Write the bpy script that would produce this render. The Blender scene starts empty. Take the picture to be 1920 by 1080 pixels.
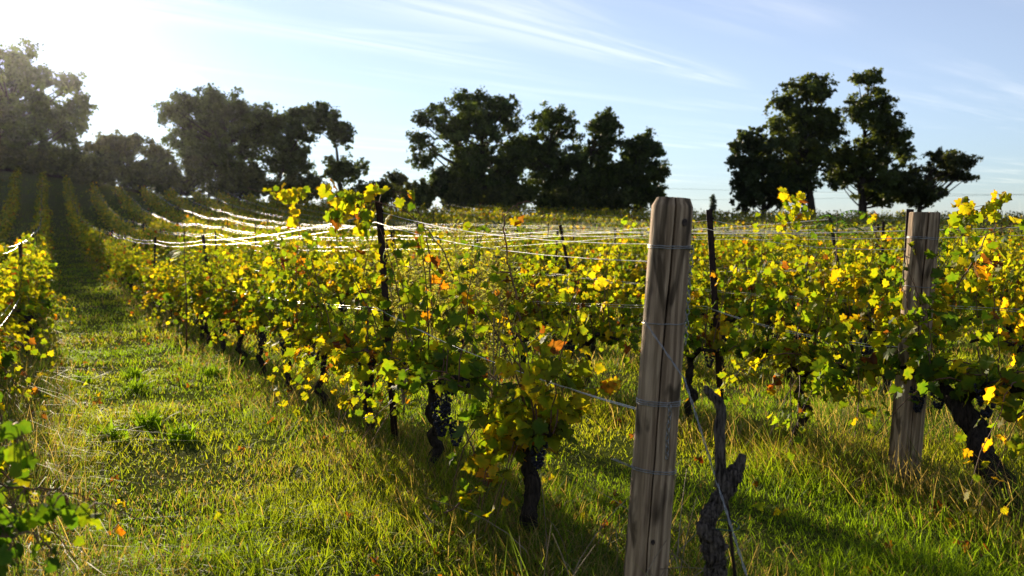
import bpy, math, random
import numpy as np
from mathutils import Vector
R = math.radians
rng = np.random.default_rng(7)
random.seed(7)
sc = bpy.context.scene
COL = sc.collection

# ------------------------------------------------------------------ camera
EYE = 1.42
TILT = R(3.68)
FPX = 1867.0
cd = bpy.data.cameras.new('camera')
cam = bpy.data.objects.new('camera', cd); COL.objects.link(cam)
cam.location = (0, 0, EYE)
cam.rotation_euler = (R(90) - TILT, 0, 0)
cd.sensor_width = 36; cd.lens = 35.0
cd.clip_start = 0.05; cd.clip_end = 3000
cd.dof.use_dof = True; cd.dof.focus_distance = 5.4; cd.dof.aperture_fstop = 3.6
sc.camera = cam

# ------------------------------------------------------------------ light
SUN_AZ = R(26.3)      # towards the left of straight ahead
SUN_EL = R(11.8)
w = bpy.data.worlds.new('World'); sc.world = w; w.use_nodes = True
nt = w.node_tree; N = nt.nodes; L = nt.links
bg = N['Background']
sky = N.new('ShaderNodeTexSky'); sky.sky_type = 'NISHITA'; sky.sun_disc = False
sky.sun_elevation = SUN_EL; sky.sun_rotation = -SUN_AZ
sky.altitude = 200; sky.air_density = 1.0; sky.dust_density = 0.05; sky.ozone_density = 6.0
bg.inputs['Strength'].default_value = 0.085
# thin cirrus on a flat layer high above: direction / height, stretched noise
tc = N.new('ShaderNodeTexCoord'); sep = N.new('ShaderNodeSeparateXYZ'); L.new(tc.outputs['Generated'], sep.inputs[0])
def mth(op, a, b=None):
    m = N.new('ShaderNodeMath'); m.operation = op
    for i, v in enumerate((a, b)):
        if v is None: continue
        if isinstance(v, (int, float)): m.inputs[i].default_value = v
        else: L.new(v, m.inputs[i])
    return m.outputs[0]
zc = mth('MAXIMUM', sep.outputs[2], 0.02)
px_ = mth('DIVIDE', sep.outputs[0], zc); py_ = mth('DIVIDE', sep.outputs[1], zc)
along = mth('ADD', mth('MULTIPLY', px_, 0.68), mth('MULTIPLY', py_, 0.73))
across = mth('SUBTRACT', mth('MULTIPLY', py_, 0.68), mth('MULTIPLY', px_, 0.73))
def cirrus(sa, sx, off, lo, hi, det=7):
    cb = N.new('ShaderNodeCombineXYZ')
    L.new(mth('MULTIPLY', along, sa), cb.inputs[0]); L.new(mth('MULTIPLY', across, sx), cb.inputs[1]); cb.inputs[2].default_value = off
    nz = N.new('ShaderNodeTexNoise'); nz.inputs['Scale'].default_value = 1.0; nz.inputs['Detail'].default_value = det
    nz.inputs['Roughness'].default_value = 0.58; nz.inputs['Distortion'].default_value = 0.25
    L.new(cb.outputs[0], nz.inputs['Vector'])
    mr = N.new('ShaderNodeMapRange'); mr.interpolation_type = 'SMOOTHSTEP'
    mr.inputs['From Min'].default_value = lo; mr.inputs['From Max'].default_value = hi
    L.new(nz.outputs['Fac'], mr.inputs['Value'])
    return mr.outputs[0]
def sky_pt(px, py):
    u = (px - 960) / FPX; v = (540 - py) / FPX
    dy, dz = math.cos(TILT) + v * math.sin(TILT), -math.sin(TILT) + v * math.cos(TILT)
    return u / dz, dy / dz
def streak(a, b, wa, wb, amp, sx, seed):
    """a feathered wisp of cirrus between two points of the cloud layer, wa / wb wide at its ends"""
    (ax, ay), (bx, by) = sky_pt(*a), sky_pt(*b); Ln = math.hypot(bx - ax, by - ay); ex, ey = (bx - ax) / Ln, (by - ay) / Ln
    qx, qy = mth('SUBTRACT', px_, ax), mth('SUBTRACT', py_, ay)
    s_ = mth('DIVIDE', mth('ADD', mth('MULTIPLY', qx, ex), mth('MULTIPLY', qy, ey)), Ln)
    t_ = mth('SUBTRACT', mth('MULTIPLY', qy, ex), mth('MULTIPLY', qx, ey))
    cb = N.new('ShaderNodeCombineXYZ'); L.new(mth('MULTIPLY', s_, Ln * .5), cb.inputs[0]); L.new(mth('MULTIPLY', t_, sx), cb.inputs[1]); cb.inputs[2].default_value = seed
    nz = N.new('ShaderNodeTexNoise'); nz.inputs['Scale'].default_value = 1; nz.inputs['Detail'].default_value = 8; nz.inputs['Roughness'].default_value = .62; nz.inputs['Distortion'].default_value = .4
    L.new(cb.outputs[0], nz.inputs['Vector'])
    wd = mth('MAXIMUM', mth('ADD', wa, mth('MULTIPLY', s_, wb - wa)), .015)
    tw = mth('ADD', t_, mth('MULTIPLY', mth('SUBTRACT', nz.outputs['Fac'], .5), mth('MULTIPLY', wd, 1.6)))
    g = mth('POWER', 2.718, mth('MULTIPLY', mth('POWER', mth('ABSOLUTE', mth('DIVIDE', tw, wd)), 2), -1))
    def ss(x, lo, hi):
        m = N.new('ShaderNodeMapRange'); m.interpolation_type = 'SMOOTHSTEP'; m.inputs['From Min'].default_value = lo; m.inputs['From Max'].default_value = hi; L.new(x, m.inputs['Value']); return m.outputs[0]
    e = mth('MULTIPLY', ss(s_, -.05, .2), mth('SUBTRACT', 1.0, ss(s_, .75, 1.05)))
    return mth('MULTIPLY', mth('MULTIPLY', mth('MULTIPLY', g, e), ss(nz.outputs['Fac'], .28, .66)), amp)
cl = mth('MULTIPLY', mth('MULTIPLY', cirrus(0.22, 1.9, 3.1, 0.46, 0.78), cirrus(0.25, 0.45, 8.7, 0.40, 0.62, 2)), .4)
for st_ in (((620, -40), (1420, 170), .42, .05, .5, 6, 1.3), ((820, -60), (1180, 90), .30, .06, .38, 7, 4.4), ((180, 0), (1010, 135), .26, .12, .34, 5, 7.9), ((600, 55), (960, 78), .16, .10, .3, 8, 2.2), ((232, 86), (272, 110), .03, .05, .6, 8, 5.1), ((338, 132), (390, 162), .03, .06, .6, 8, 6.3), ((-200, -300), (700, -200), .3, .2, .5, 5, 9.1), ((1300, -350), (2300, -60), .3, .2, .5, 5, 11.1)):
    cl = mth('MAXIMUM', cl, streak(*st_))
hs = N.new('ShaderNodeHueSaturation'); hs.inputs['Saturation'].default_value = 0.57; hs.inputs['Hue'].default_value = 0.505; L.new(sky.outputs[0], hs.inputs['Color'])   # hazy autumn air is paler than the clear-air model
mx = N.new('ShaderNodeMixRGB'); L.new(cl, mx.inputs['Fac'])
L.new(hs.outputs[0], mx.inputs['Color1'])
br = N.new('ShaderNodeMixRGB'); br.blend_type = 'ADD'; br.inputs['Fac'].default_value = 1.0
L.new(hs.outputs[0], br.inputs['Color1']); br.inputs['Color2'].default_value = (3.6, 2.9, 1.9, 1)
L.new(br.outputs[0], mx.inputs['Color2'])
L.new(mx.outputs[0], bg.inputs['Color'])

sd = bpy.data.lights.new('sun', 'SUN'); sd.energy = 5.0; sd.angle = R(0.53); sd.color = (1.0, 0.85, 0.62)
sun = bpy.data.objects.new('sun', sd); COL.objects.link(sun)
sv = Vector((-math.sin(SUN_AZ) * math.cos(SUN_EL), math.cos(SUN_AZ) * math.cos(SUN_EL), math.sin(SUN_EL)))
sun.rotation_euler = sv.to_track_quat('Z', 'Y').to_euler(); sun.location = (0, 0, 40)

vs = sc.view_settings
vs.view_transform = 'Standard'; vs.look = 'None'; vs.gamma = 1.0; vs.use_curve_mapping = False
vs.exposure = 1.05
sc.render.engine = 'CYCLES'
sc.cycles.max_bounces = 8; sc.cycles.diffuse_bounces = 4; sc.cycles.transmission_bounces = 4
sc.cycles.use_denoising = True

# ------------------------------------------------------------------ layout helpers
TH = R(25.0); ST, CT = math.sin(TH), math.cos(TH)
def row_xy(c, Y): return ((c - ST * Y) / CT, Y)          # row c (metres across the rows) at depth Y
ROWC = lambda k: -0.3 + 2.2 * k
AX = np.array([-80, -52, -46, -42, -38, -30, -23, -8.6, 2, 13, 40, 80.])
AZ = np.array([8.5, 7.4, 6.7, 5.5, 4.8, 4.4, 3.9, 2.8, 2.4, 2.15, 2.05, 2.05])
_xs = np.linspace(-140, 140, 561)
_a = np.interp(_xs, AX, AZ); _k = np.hanning(17); _a = np.convolve(np.pad(_a, 8, 'edge'), _k / _k.sum(), 'valid')
def smooth(a, b, x):
    t = np.clip((x - a) / (b - a), 0, 1); return t * t * (3 - 2 * t)
def gz(x, y):
    x = np.asarray(x, float); y = np.asarray(y, float)
    A = np.interp(x, _xs, _a)
    r = np.clip((y - 24) / 76, 0, 1.0)
    z = -0.3 * smooth(5, 15, y) + A * r ** 2.3
    z = z - 0.03 * np.clip(y - 102, 0, 250)
    z = z + 0.018 * np.sin(x * 1.7 + 0.6 * y) * np.sin(y * 1.3 - 0.4 * x) + 0.03 * np.sin(x * .5 + 1) * np.sin(y * .37)
    return z
def at(px, py, Y):
    u = (px - 960) / FPX; v = (540 - py) / FPX
    d = (u, math.cos(TILT) + v * math.sin(TILT), -math.sin(TILT) + v * math.cos(TILT))
    s = Y / d[1]
    return Vector((d[0] * s, Y, EYE + d[2] * s))
def noise2(x, y, f, seed):
    r = np.random.default_rng(seed); out = 0
    for i in range(6):
        a = r.uniform(0, 6.28); k = f * r.uniform(.6, 1.7); out = out + np.sin(k * (x * math.cos(a) + y * math.sin(a)) + r.uniform(0, 6.28))
    return out / 3.0

# ------------------------------------------------------------------ mesh helpers (triangles from numpy)
def mesh_np(name, V, F, col=None, mat=None, smooth_=False):
    me = bpy.data.meshes.new(name)
    V = np.ascontiguousarray(V, np.float32); F = np.ascontiguousarray(F, np.int32)
    nf, k = F.shape
    me.vertices.add(len(V)); me.vertices.foreach_set('co', V.ravel())
    me.loops.add(nf * k); me.loops.foreach_set('vertex_index', F.ravel())
    me.polygons.add(nf); me.polygons.foreach_set('loop_start', np.arange(0, nf * k, k, dtype=np.int32))
    if smooth_: me.polygons.foreach_set('use_smooth', np.ones(nf, bool))
    if col is not None:
        ca = me.color_attributes.new('Col', 'FLOAT_COLOR', 'POINT')
        c4 = np.ones((len(V), 4), np.float32); c4[:, :np.shape(col)[1]] = col; ca.data.foreach_set('color', c4.ravel())
    me.update(calc_edges=True)
    if mat: me.materials.append(mat)
    return me
class MB:
    def __init__(s): s.V = []; s.F = []; s.C = []; s.n = 0
    def add(s, V, F, c=None):
        V = np.asarray(V, float); s.V.append(V); s.F.append(np.asarray(F, int) + s.n); s.n += len(V)
        s.C.append(np.tile(np.asarray((*(c if c is not None else (1, 1, 1)), 0.), float), (len(V), 1)) if c is None or np.ndim(c) == 1 else c)
    def mesh(s, name, mat, smooth_=False, col=True):
        return mesh_np(name, np.concatenate(s.V), np.concatenate(s.F), np.concatenate(s.C) if col else None, mat, smooth_)
def tube(path, rad, sides=6, bump=0, r=None, cap=True, ridge=0, twist=.25):
    P = np.asarray(path, float); n = len(P); rad = np.broadcast_to(np.asarray(rad, float), (n,))
    T = np.gradient(P, axis=0); T /= np.linalg.norm(T, axis=1)[:, None] + 1e-9
    ref = np.array([0, 0, 1.]) if abs(T[0][2]) < .9 else np.array([1., 0, 0])
    a = np.cross(ref, T[0]); a /= np.linalg.norm(a)
    V = []; ang = np.arange(sides) * 2 * math.pi / sides
    for i in range(n):
        a = a - T[i] * a.dot(T[i]); a /= np.linalg.norm(a); b = np.cross(T[i], a)
        rr = rad[i] * (1 + (bump * (r or rng).normal(size=sides) if bump else 0) + (ridge * (np.abs(np.sin(2.5 * ang + twist * i)) + .6 * np.sin(4 * ang - twist * 1.3 * i) - .6) if ridge else 0))
        V.append(P[i] + np.cos(ang)[:, None] * a * np.reshape(rr * np.ones(sides), (-1, 1)) + np.sin(ang)[:, None] * b * np.reshape(rr * np.ones(sides), (-1, 1)))
    V = np.concatenate(V); F = []
    j = np.arange(sides); j2 = (j + 1) % sides
    for i in range(n - 1):
        o = i * sides; p = o + sides
        F += [np.stack([o + j, o + j2, p + j2], 1), np.stack([o + j, p + j2, p + j], 1)]
    if cap:
        V = np.vstack([V, P[-1] + T[-1] * rad[-1] * .3, P[0]]); k = n * sides
        F.append(np.stack([(n - 1) * sides + j, (n - 1) * sides + j2, np.full(sides, k)], 1))
        F.append(np.stack([j2, j, np.full(sides, k + 1)], 1))
    return V, np.concatenate(F)
def instance(bV, bF, pos, rot, size, col):
    """bV (m,3), bF (f,3); pos (n,3), rot (n,3,3) columns = local axes; -> V,F,C"""
    n, m = len(pos), len(bV)
    V = np.einsum('nij,mj->nmi', rot, bV) * np.reshape(size, (n, 1, 1)) + pos[:, None, :]
    F = bF[None] + (np.arange(n) * m)[:, None, None]
    rad = np.clip(np.hypot(bV[:, 0], bV[:, 1] - .26) * 1.7, 0, 1)     # 0 at the blade's middle, 1 at its rim
    C = np.column_stack([np.repeat(col, m, axis=0), np.tile(rad, n)])
    return V.reshape(-1, 3), F.reshape(-1, bF.shape[1]), C
def frames(tip, nrm):
    """leaf frames: local y = tip, z = normal"""
    y = tip / (np.linalg.norm(tip, axis=1)[:, None] + 1e-9)
    z = nrm - y * np.sum(nrm * y, 1)[:, None]; z /= np.linalg.norm(z, axis=1)[:, None] + 1e-9
    x = np.cross(y, z)
    return np.stack([x, y, z], 2)
def obj(name, me, parent=None, loc=None):
    o = bpy.data.objects.new(name, me); COL.objects.link(o)
    if parent: o.parent = parent
    if loc is not None: o.location = loc
    return o
def tag(o, label=None, cat=None, group=None, kind=None):
    if label: o['label'] = label
    if cat: o['category'] = cat
    if group: o['group'] = group
    if kind: o['kind'] = kind
    return o
def thing(name, label, cat, loc, group=None, rz=0.0):
    o = obj(name, None, None, loc); o.rotation_euler = (0, 0, rz); o.empty_display_size = .2
    return tag(o, label, cat, group)

# ------------------------------------------------------------------ materials
def mat_new(name):
    m = bpy.data.materials.new(name); m.use_nodes = True
    n = m.node_tree.nodes; b = n['Principled BSDF']; return m, n, m.node_tree.links, b
def leaf_mat(name, source, trans=0.55, tcol=(1.7, 1.6, .7), rough=.6, rim=0.0, spec=.2):
    m, n, l, b = mat_new(name)
    a = n.new('ShaderNodeAttribute'); a.attribute_name = 'Col'; c = a.outputs['Color']
    if source == 'obj':
        oi = n.new('ShaderNodeObjectInfo'); c = oi.outputs['Color']
    def mul(x, col):
        k = n.new('ShaderNodeMixRGB'); k.blend_type = 'MULTIPLY'; k.inputs[0].default_value = 1; l.new(x, k.inputs[1])
        if isinstance(col, tuple): k.inputs[2].default_value = (*col, 1)
        else: l.new(col, k.inputs[2])
        return k.outputs[0]
    if rim:      # autumn leaves turn from the rim inwards, in blotches
        t = n.new('ShaderNodeTexCoord'); nz = n.new('ShaderNodeTexNoise'); nz.inputs['Scale'].default_value = 3.2 if source == 'obj' else 34
        nz.inputs['Detail'].default_value = 4; l.new(t.outputs['Object'], nz.inputs['Vector'])
        if source == 'obj':
            nz.noise_dimensions = '4D'; mm = n.new('ShaderNodeMath'); mm.operation = 'MULTIPLY'; mm.inputs[1].default_value = 40; l.new(oi.outputs['Random'], mm.inputs[0]); l.new(mm.outputs[0], nz.inputs['W'])
        ad = n.new('ShaderNodeMath'); ad.operation = 'MULTIPLY_ADD'; l.new(a.outputs['Alpha'], ad.inputs[0]); ad.inputs[1].default_value = .55; l.new(nz.outputs['Fac'], ad.inputs[2])
        r1 = n.new('ShaderNodeValToRGB'); e = r1.color_ramp.elements
        e[0].position = .42; e[0].color = (.72, .88, .75, 1); e[1].position = .82; e[1].color = (1.22, 1.08, .9, 1)
        x = e.new(.95); x.color = (1.25, .95, .7, 1); x = e.new(1.0); x.color = (.62, .33, .3, 1)
        l.new(ad.outputs[0], r1.inputs[0]); c = mul(c, r1.outputs[0])
    l.new(c, b.inputs['Base Color']); b.inputs['Roughness'].default_value = rough
    b.inputs['Specular IOR Level'].default_value = spec
    tr = n.new('ShaderNodeBsdfTranslucent'); l.new(mul(c, tcol), tr.inputs['Color'])
    mx = n.new('ShaderNodeMixShader'); mx.inputs[0].default_value = trans
    l.new(b.outputs[0], mx.inputs[1]); l.new(tr.outputs[0], mx.inputs[2]); l.new(mx.outputs[0], n['Material Output'].inputs[0])
    return m
def noise_mat(name, c1, c2, scale=(8, 8, 8), rough=.85, bump=.4, dist=.01, metallic=0, det=6, lo=.35, hi=.68, spec=.3):
    m, n, l, b = mat_new(name)
    t = n.new('ShaderNodeTexCoord'); mp = n.new('ShaderNodeMapping'); mp.inputs['Scale'].default_value = scale
    l.new(t.outputs['Object'], mp.inputs[0]); nz = n.new('ShaderNodeTexNoise'); nz.inputs['Scale'].default_value = 1
    nz.inputs['Detail'].default_value = det; nz.inputs['Roughness'].default_value = .62; l.new(mp.outputs[0], nz.inputs['Vector'])
    rp = n.new('ShaderNodeValToRGB'); e = rp.color_ramp.elements
    e[0].position = lo; e[0].color = (*c1, 1); e[1].position = hi; e[1].color = (*c2, 1)
    l.new(nz.outputs['Fac'], rp.inputs[0]); l.new(rp.outputs[0], b.inputs['Base Color'])
    bp = n.new('ShaderNodeBump'); bp.inputs['Strength'].default_value = bump; bp.inputs['Distance'].default_value = dist
    l.new(nz.outputs['Fac'], bp.inputs['Height']); l.new(bp.outputs[0], b.inputs['Normal'])
    b.inputs['Roughness'].default_value = rough; b.inputs['Metallic'].default_value = metallic; b.inputs['Specular IOR Level'].default_value = spec
    return m
M_LEAF = leaf_mat('vine_leaf_joined', 'attr', .62, (2.0, 1.98, .5), rim=1)
M_LEAFO = leaf_mat('vine_leaf_single', 'obj', .62, (2.0, 1.98, .5), rim=1)
M_GRASS = leaf_mat('grass_blade', 'attr', .6, (2.2, 2.0, .8), .6, 0, .12)
M_TREE = leaf_mat('tree_leaf', 'attr', .5, (1.8, 1.6, .6), .55, 0, .25)
M_BARK = noise_mat('vine_bark', (.012, .009, .007), (.065, .048, .036), (80, 80, 16), .95, 1.0, .02, spec=.1)
M_GREYBARK = noise_mat('old_vine_bark', (.02, .015, .012), (.24, .185, .145), (150, 150, 16), .95, 1.0, .03, spec=.1, lo=.38, hi=.64)
M_CANE = noise_mat('cane_bark', (.09, .04, .02), (.22, .11, .06), (40, 40, 10), .7, .3, .003)
M_TBARK = noise_mat('tree_bark', (.02, .016, .013), (.07, .056, .045), (6, 6, 1.5), .95, .8, .03, spec=0)
M_RUST = noise_mat('rusty_steel', (.012, .008, .006), (.06, .028, .016), (70, 70, 25), .75, .4, .002, .35)
M_WIRE = noise_mat('galvanised_wire', (.42, .41, .39), (.6, .59, .57), (30, 30, 30), .40, .05, .0005, 1.0)
M_OLDWIRE = noise_mat('dull_wire', (.22, .21, .2), (.42, .41, .39), (60, 60, 60), .45, .1, .0005, .85)
M_GRAPE = noise_mat('grape_skin', (.006, .005, .012), (.022, .020, .035), (90, 90, 90), .42, .05, .001, 0, 3)
M_STRAW = noise_mat('dry_stem', (.16, .11, .06), (.36, .28, .18), (20, 20, 6), .8, .2, .002)
def wood_mat():
    m, n, l, b = mat_new('weathered_wood')
    t = n.new('ShaderNodeTexCoord'); geo = t.outputs['Object']
    def mp(s):
        k = n.new('ShaderNodeMapping'); k.inputs['Scale'].default_value = s; l.new(geo, k.inputs[0]); return k.outputs[0]
    def nz(v, det, rough=.6, d=0):
        k = n.new('ShaderNodeTexNoise'); k.inputs['Scale'].default_value = 1; k.inputs['Detail'].default_value = det
        k.inputs['Roughness'].default_value = rough; k.inputs['Distortion'].default_value = d; l.new(v, k.inputs['Vector']); return k.outputs['Fac']
    def ramp(f, stops):
        k = n.new('ShaderNodeValToRGB'); e = k.color_ramp.elements
        for i, (p, c) in enumerate(stops):
            x = e[i] if i < 2 else e.new(p)
            x.position = p; x.color = (*c, 1)
        l.new(f, k.inputs[0]); return k.outputs[0]
    fine = nz(mp((120, 120, 4)), 5, .7)
    mid = nz(mp((26, 26, 2.4)), 4, .6, 1.2)
    # growth-ring figure: waves through a distorted field
    wv = n.new('ShaderNodeTexWave'); wv.wave_type = 'BANDS'; wv.bands_direction = 'X'; wv.inputs['Scale'].default_value = 11
    wv.inputs['Distortion'].default_value = 9; wv.inputs['Detail'].default_value = 3; wv.inputs['Detail Scale'].default_value = .9
    l.new(mp((1, 1, .16)), wv.inputs['Vector'])
    base = ramp(mid, [(.3, (.31, .205, .125)), (.7, (.62, .45, .285))])
    fin = ramp(fine, [(.3, (.55, .52, .5)), (.7, (1.1, 1.08, 1.05))])
    wav = ramp(wv.outputs['Fac'], [(.2, (.55, .52, .48)), (.75, (1.05, 1.04, 1.03))])
    st = ramp(nz(mp((11, 11, 3.2)), 3, .5, .8), [(.53, (1, 1, 1)), (.62, (.30, .29, .27))])
    def mul(a, c, f=1):
        k = n.new('ShaderNodeMixRGB'); k.blend_type = 'MULTIPLY'; k.inputs[0].default_value = f; l.new(a, k.inputs[1]); l.new(c, k.inputs[2]); return k.outputs[0]
    c = mul(mul(mul(base, fin), wav, .8), st)
    l.new(c, b.inputs['Base Color']); b.inputs['Roughness'].default_value = .85; b.inputs['Specular IOR Level'].default_value = .25
    ad = n.new('ShaderNodeMath'); ad.operation = 'ADD'; l.new(fine, ad.inputs[0]); l.new(wv.outputs['Fac'], ad.inputs[1])
    bp = n.new('ShaderNodeBump'); bp.inputs['Strength'].default_value = .7; bp.inputs['Distance'].default_value = .005
    l.new(ad.outputs[0], bp.inputs['Height']); l.new(bp.outputs[0], b.inputs['Normal'])
    return m
M_WOOD = wood_mat()
M_KNOT = noise_mat('wood_knot', (.02, .013, .01), (.08, .05, .035), (90, 90, 90), .8, .4, .003)
def ground_mat():
    m, n, l, b = mat_new('soil_and_turf')
    t = n.new('ShaderNodeTexCoord')
    def nz(s, det):
        k = n.new('ShaderNodeTexNoise'); k.inputs['Scale'].default_value = s; k.inputs['Detail'].default_value = det; k.inputs['Roughness'].default_value = .65
        l.new(t.outputs['Object'], k.inputs['Vector']); return k.outputs['Fac']
    def ramp(f, a, c1, d, c2):
        k = n.new('ShaderNodeValToRGB'); e = k.color_ramp.elements; e[0].position = a; e[0].color = (*c1, 1); e[1].position = d; e[1].color = (*c2, 1); l.new(f, k.inputs[0]); return k.outputs[0]
    g = ramp(nz(22, 8), .35, (.03, .045, .008), .7, (.12, .14, .03))
    s = ramp(nz(40, 8), .35, (.035, .026, .016), .7, (.12, .095, .06))
    k = n.new('ShaderNodeMixRGB'); l.new(ramp(nz(1.1, 5), .5, (0, 0, 0), .72, (.8, .8, .8)), k.inputs[0]); l.new(g, k.inputs[1]); l.new(s, k.inputs[2])
    l.new(k.outputs[0], b.inputs['Base Color']); b.inputs['Roughness'].default_value = .95; b.inputs['Specular IOR Level'].default_value = 0
    bp = n.new('ShaderNodeBump'); bp.inputs['Strength'].default_value = .8; bp.inputs['Distance'].default_value = .03
    l.new(nz(60, 6), bp.inputs['Height']); l.new(bp.outputs[0], b.inputs['Normal'])
    return m
M_GROUND = ground_mat()

# ------------------------------------------------------------------ ground sheet
def axis(lo, hi, fine_lo, fine_hi, step):
    a = np.arange(fine_lo, fine_hi, step); out = list(a); s = step; v = fine_hi
    while v < hi: out.append(v); s *= 1.09; v += s
    s = step; v = fine_lo - step
    while v > lo: out.insert(0, v); s *= 1.09; v -= s
    return np.array(out)
gx = axis(-900, 900, -14, 12, .28); gy = axis(-200, 1500, 0, 20, .28)
X, Y = np.meshgrid(gx, gy); Z = gz(X, Y)
V = np.stack([X.ravel(), Y.ravel(), Z.ravel()], 1); nx, ny = len(gx), len(gy)
ii, jj = np.meshgrid(np.arange(nx - 1), np.arange(ny - 1)); q = (jj * nx + ii).ravel()
tag(obj('ground', mesh_np('ground', V, np.stack([q, q + 1, q + nx + 1, q + nx], 1), None, M_GROUND, True)), kind='structure')

# ------------------------------------------------------------------ leaves
def leaf_shape(r, lobed=True, seed=0):
    rr = np.random.default_rng(seed)
    if lobed:
        half = [(.10, -.14), (.27, -.17), (.40, -.06), (.36, .07), (.50, .16), (.57, .30), (.42, .36), (.34, .42), (.36, .60), (.22, .62), (.12, .72)]
        tip = (0, .92)
    else:
        half = [(.12, -.10), (.30, -.10), (.44, .04), (.48, .22), (.44, .42), (.30, .60), (.14, .70)]
        tip = (0, .76)
    pts = [(0, 0)] + [(x * rr.uniform(.88, 1.1), y + rr.uniform(-.03, .03)) for x, y in half] + [tip] + [(-x * rr.uniform(.88, 1.1), y + rr.uniform(-.03, .03)) for x, y in reversed(half)]
    P = np.array([(0, .26)] + pts)
    curl = rr.uniform(-.7, 1.1); fold = rr.uniform(-.1, .7); wav = rr.uniform(.03, .08)
    z = -curl * (P[:, 1] - .2) ** 2 - curl * .5 * P[:, 0] ** 2 + fold * np.abs(P[:, 0]) + wav * rr.normal(size=len(P))
    z[0] = 0
    Vv = np.column_stack([P, z]); k = len(pts)
    F = np.array([(0, 1 + i, 1 + (i + 1) % k) for i in range(k)])
    return Vv, F
LEAFS = [leaf_shape(rng, True, 100 + i) for i in range(8)]
ROUND = [leaf_shape(rng, False, 200 + i) for i in range(4)]
SIMPLE = (np.array([(0, -.1, 0), (.45, .12, .1), (.3, .6, .0), (0, .85, -.15), (-.3, .6, .0), (-.45, .12, .1), (0, .25, -.04)], float),
          np.array([(6, 0, 1), (6, 1, 2), (6, 2, 3), (6, 3, 4), (6, 4, 5), (6, 5, 0)]))
QUAD = (np.array([(0, -.1, 0), (.42, .3, .06), (0, .8, -.05), (-.42, .3, .06)], float), np.array([(0, 1, 2), (0, 2, 3)]))
def crumple(v, s):
    rr = np.random.default_rng(s); o = v.copy(); o[:, 2] += .35 * np.sin(6 * v[:, 0] + s) * np.cos(5 * v[:, 1]) ; o[:, 0] *= .6
    return o
DRY = [(crumple(v, i), f) for i, (v, f) in enumerate(LEAFS[:3])]
PAL = np.array([(.065, .115, .014), (.125, .175, .014), (.215, .235, .014), (.34, .285, .016), (.38, .17, .015), (.15, .055, .02)])
def leaf_cols(n, wts, r):
    k = r.choice(len(PAL), n, p=np.array(wts) / np.sum(wts))
    c = PAL[k] * r.uniform(.75, 1.25, (n, 1)) * r.uniform(.93, 1.07, (n, 3))
    return np.clip(c, 0, .75), k
W_GREEN = (.32, .42, .20, .035, .005, .02)
W_MIX = (.22, .38, .30, .06, .008, .032)
W_GOLD = (.14, .32, .39, .10, .012, .038)

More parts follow.
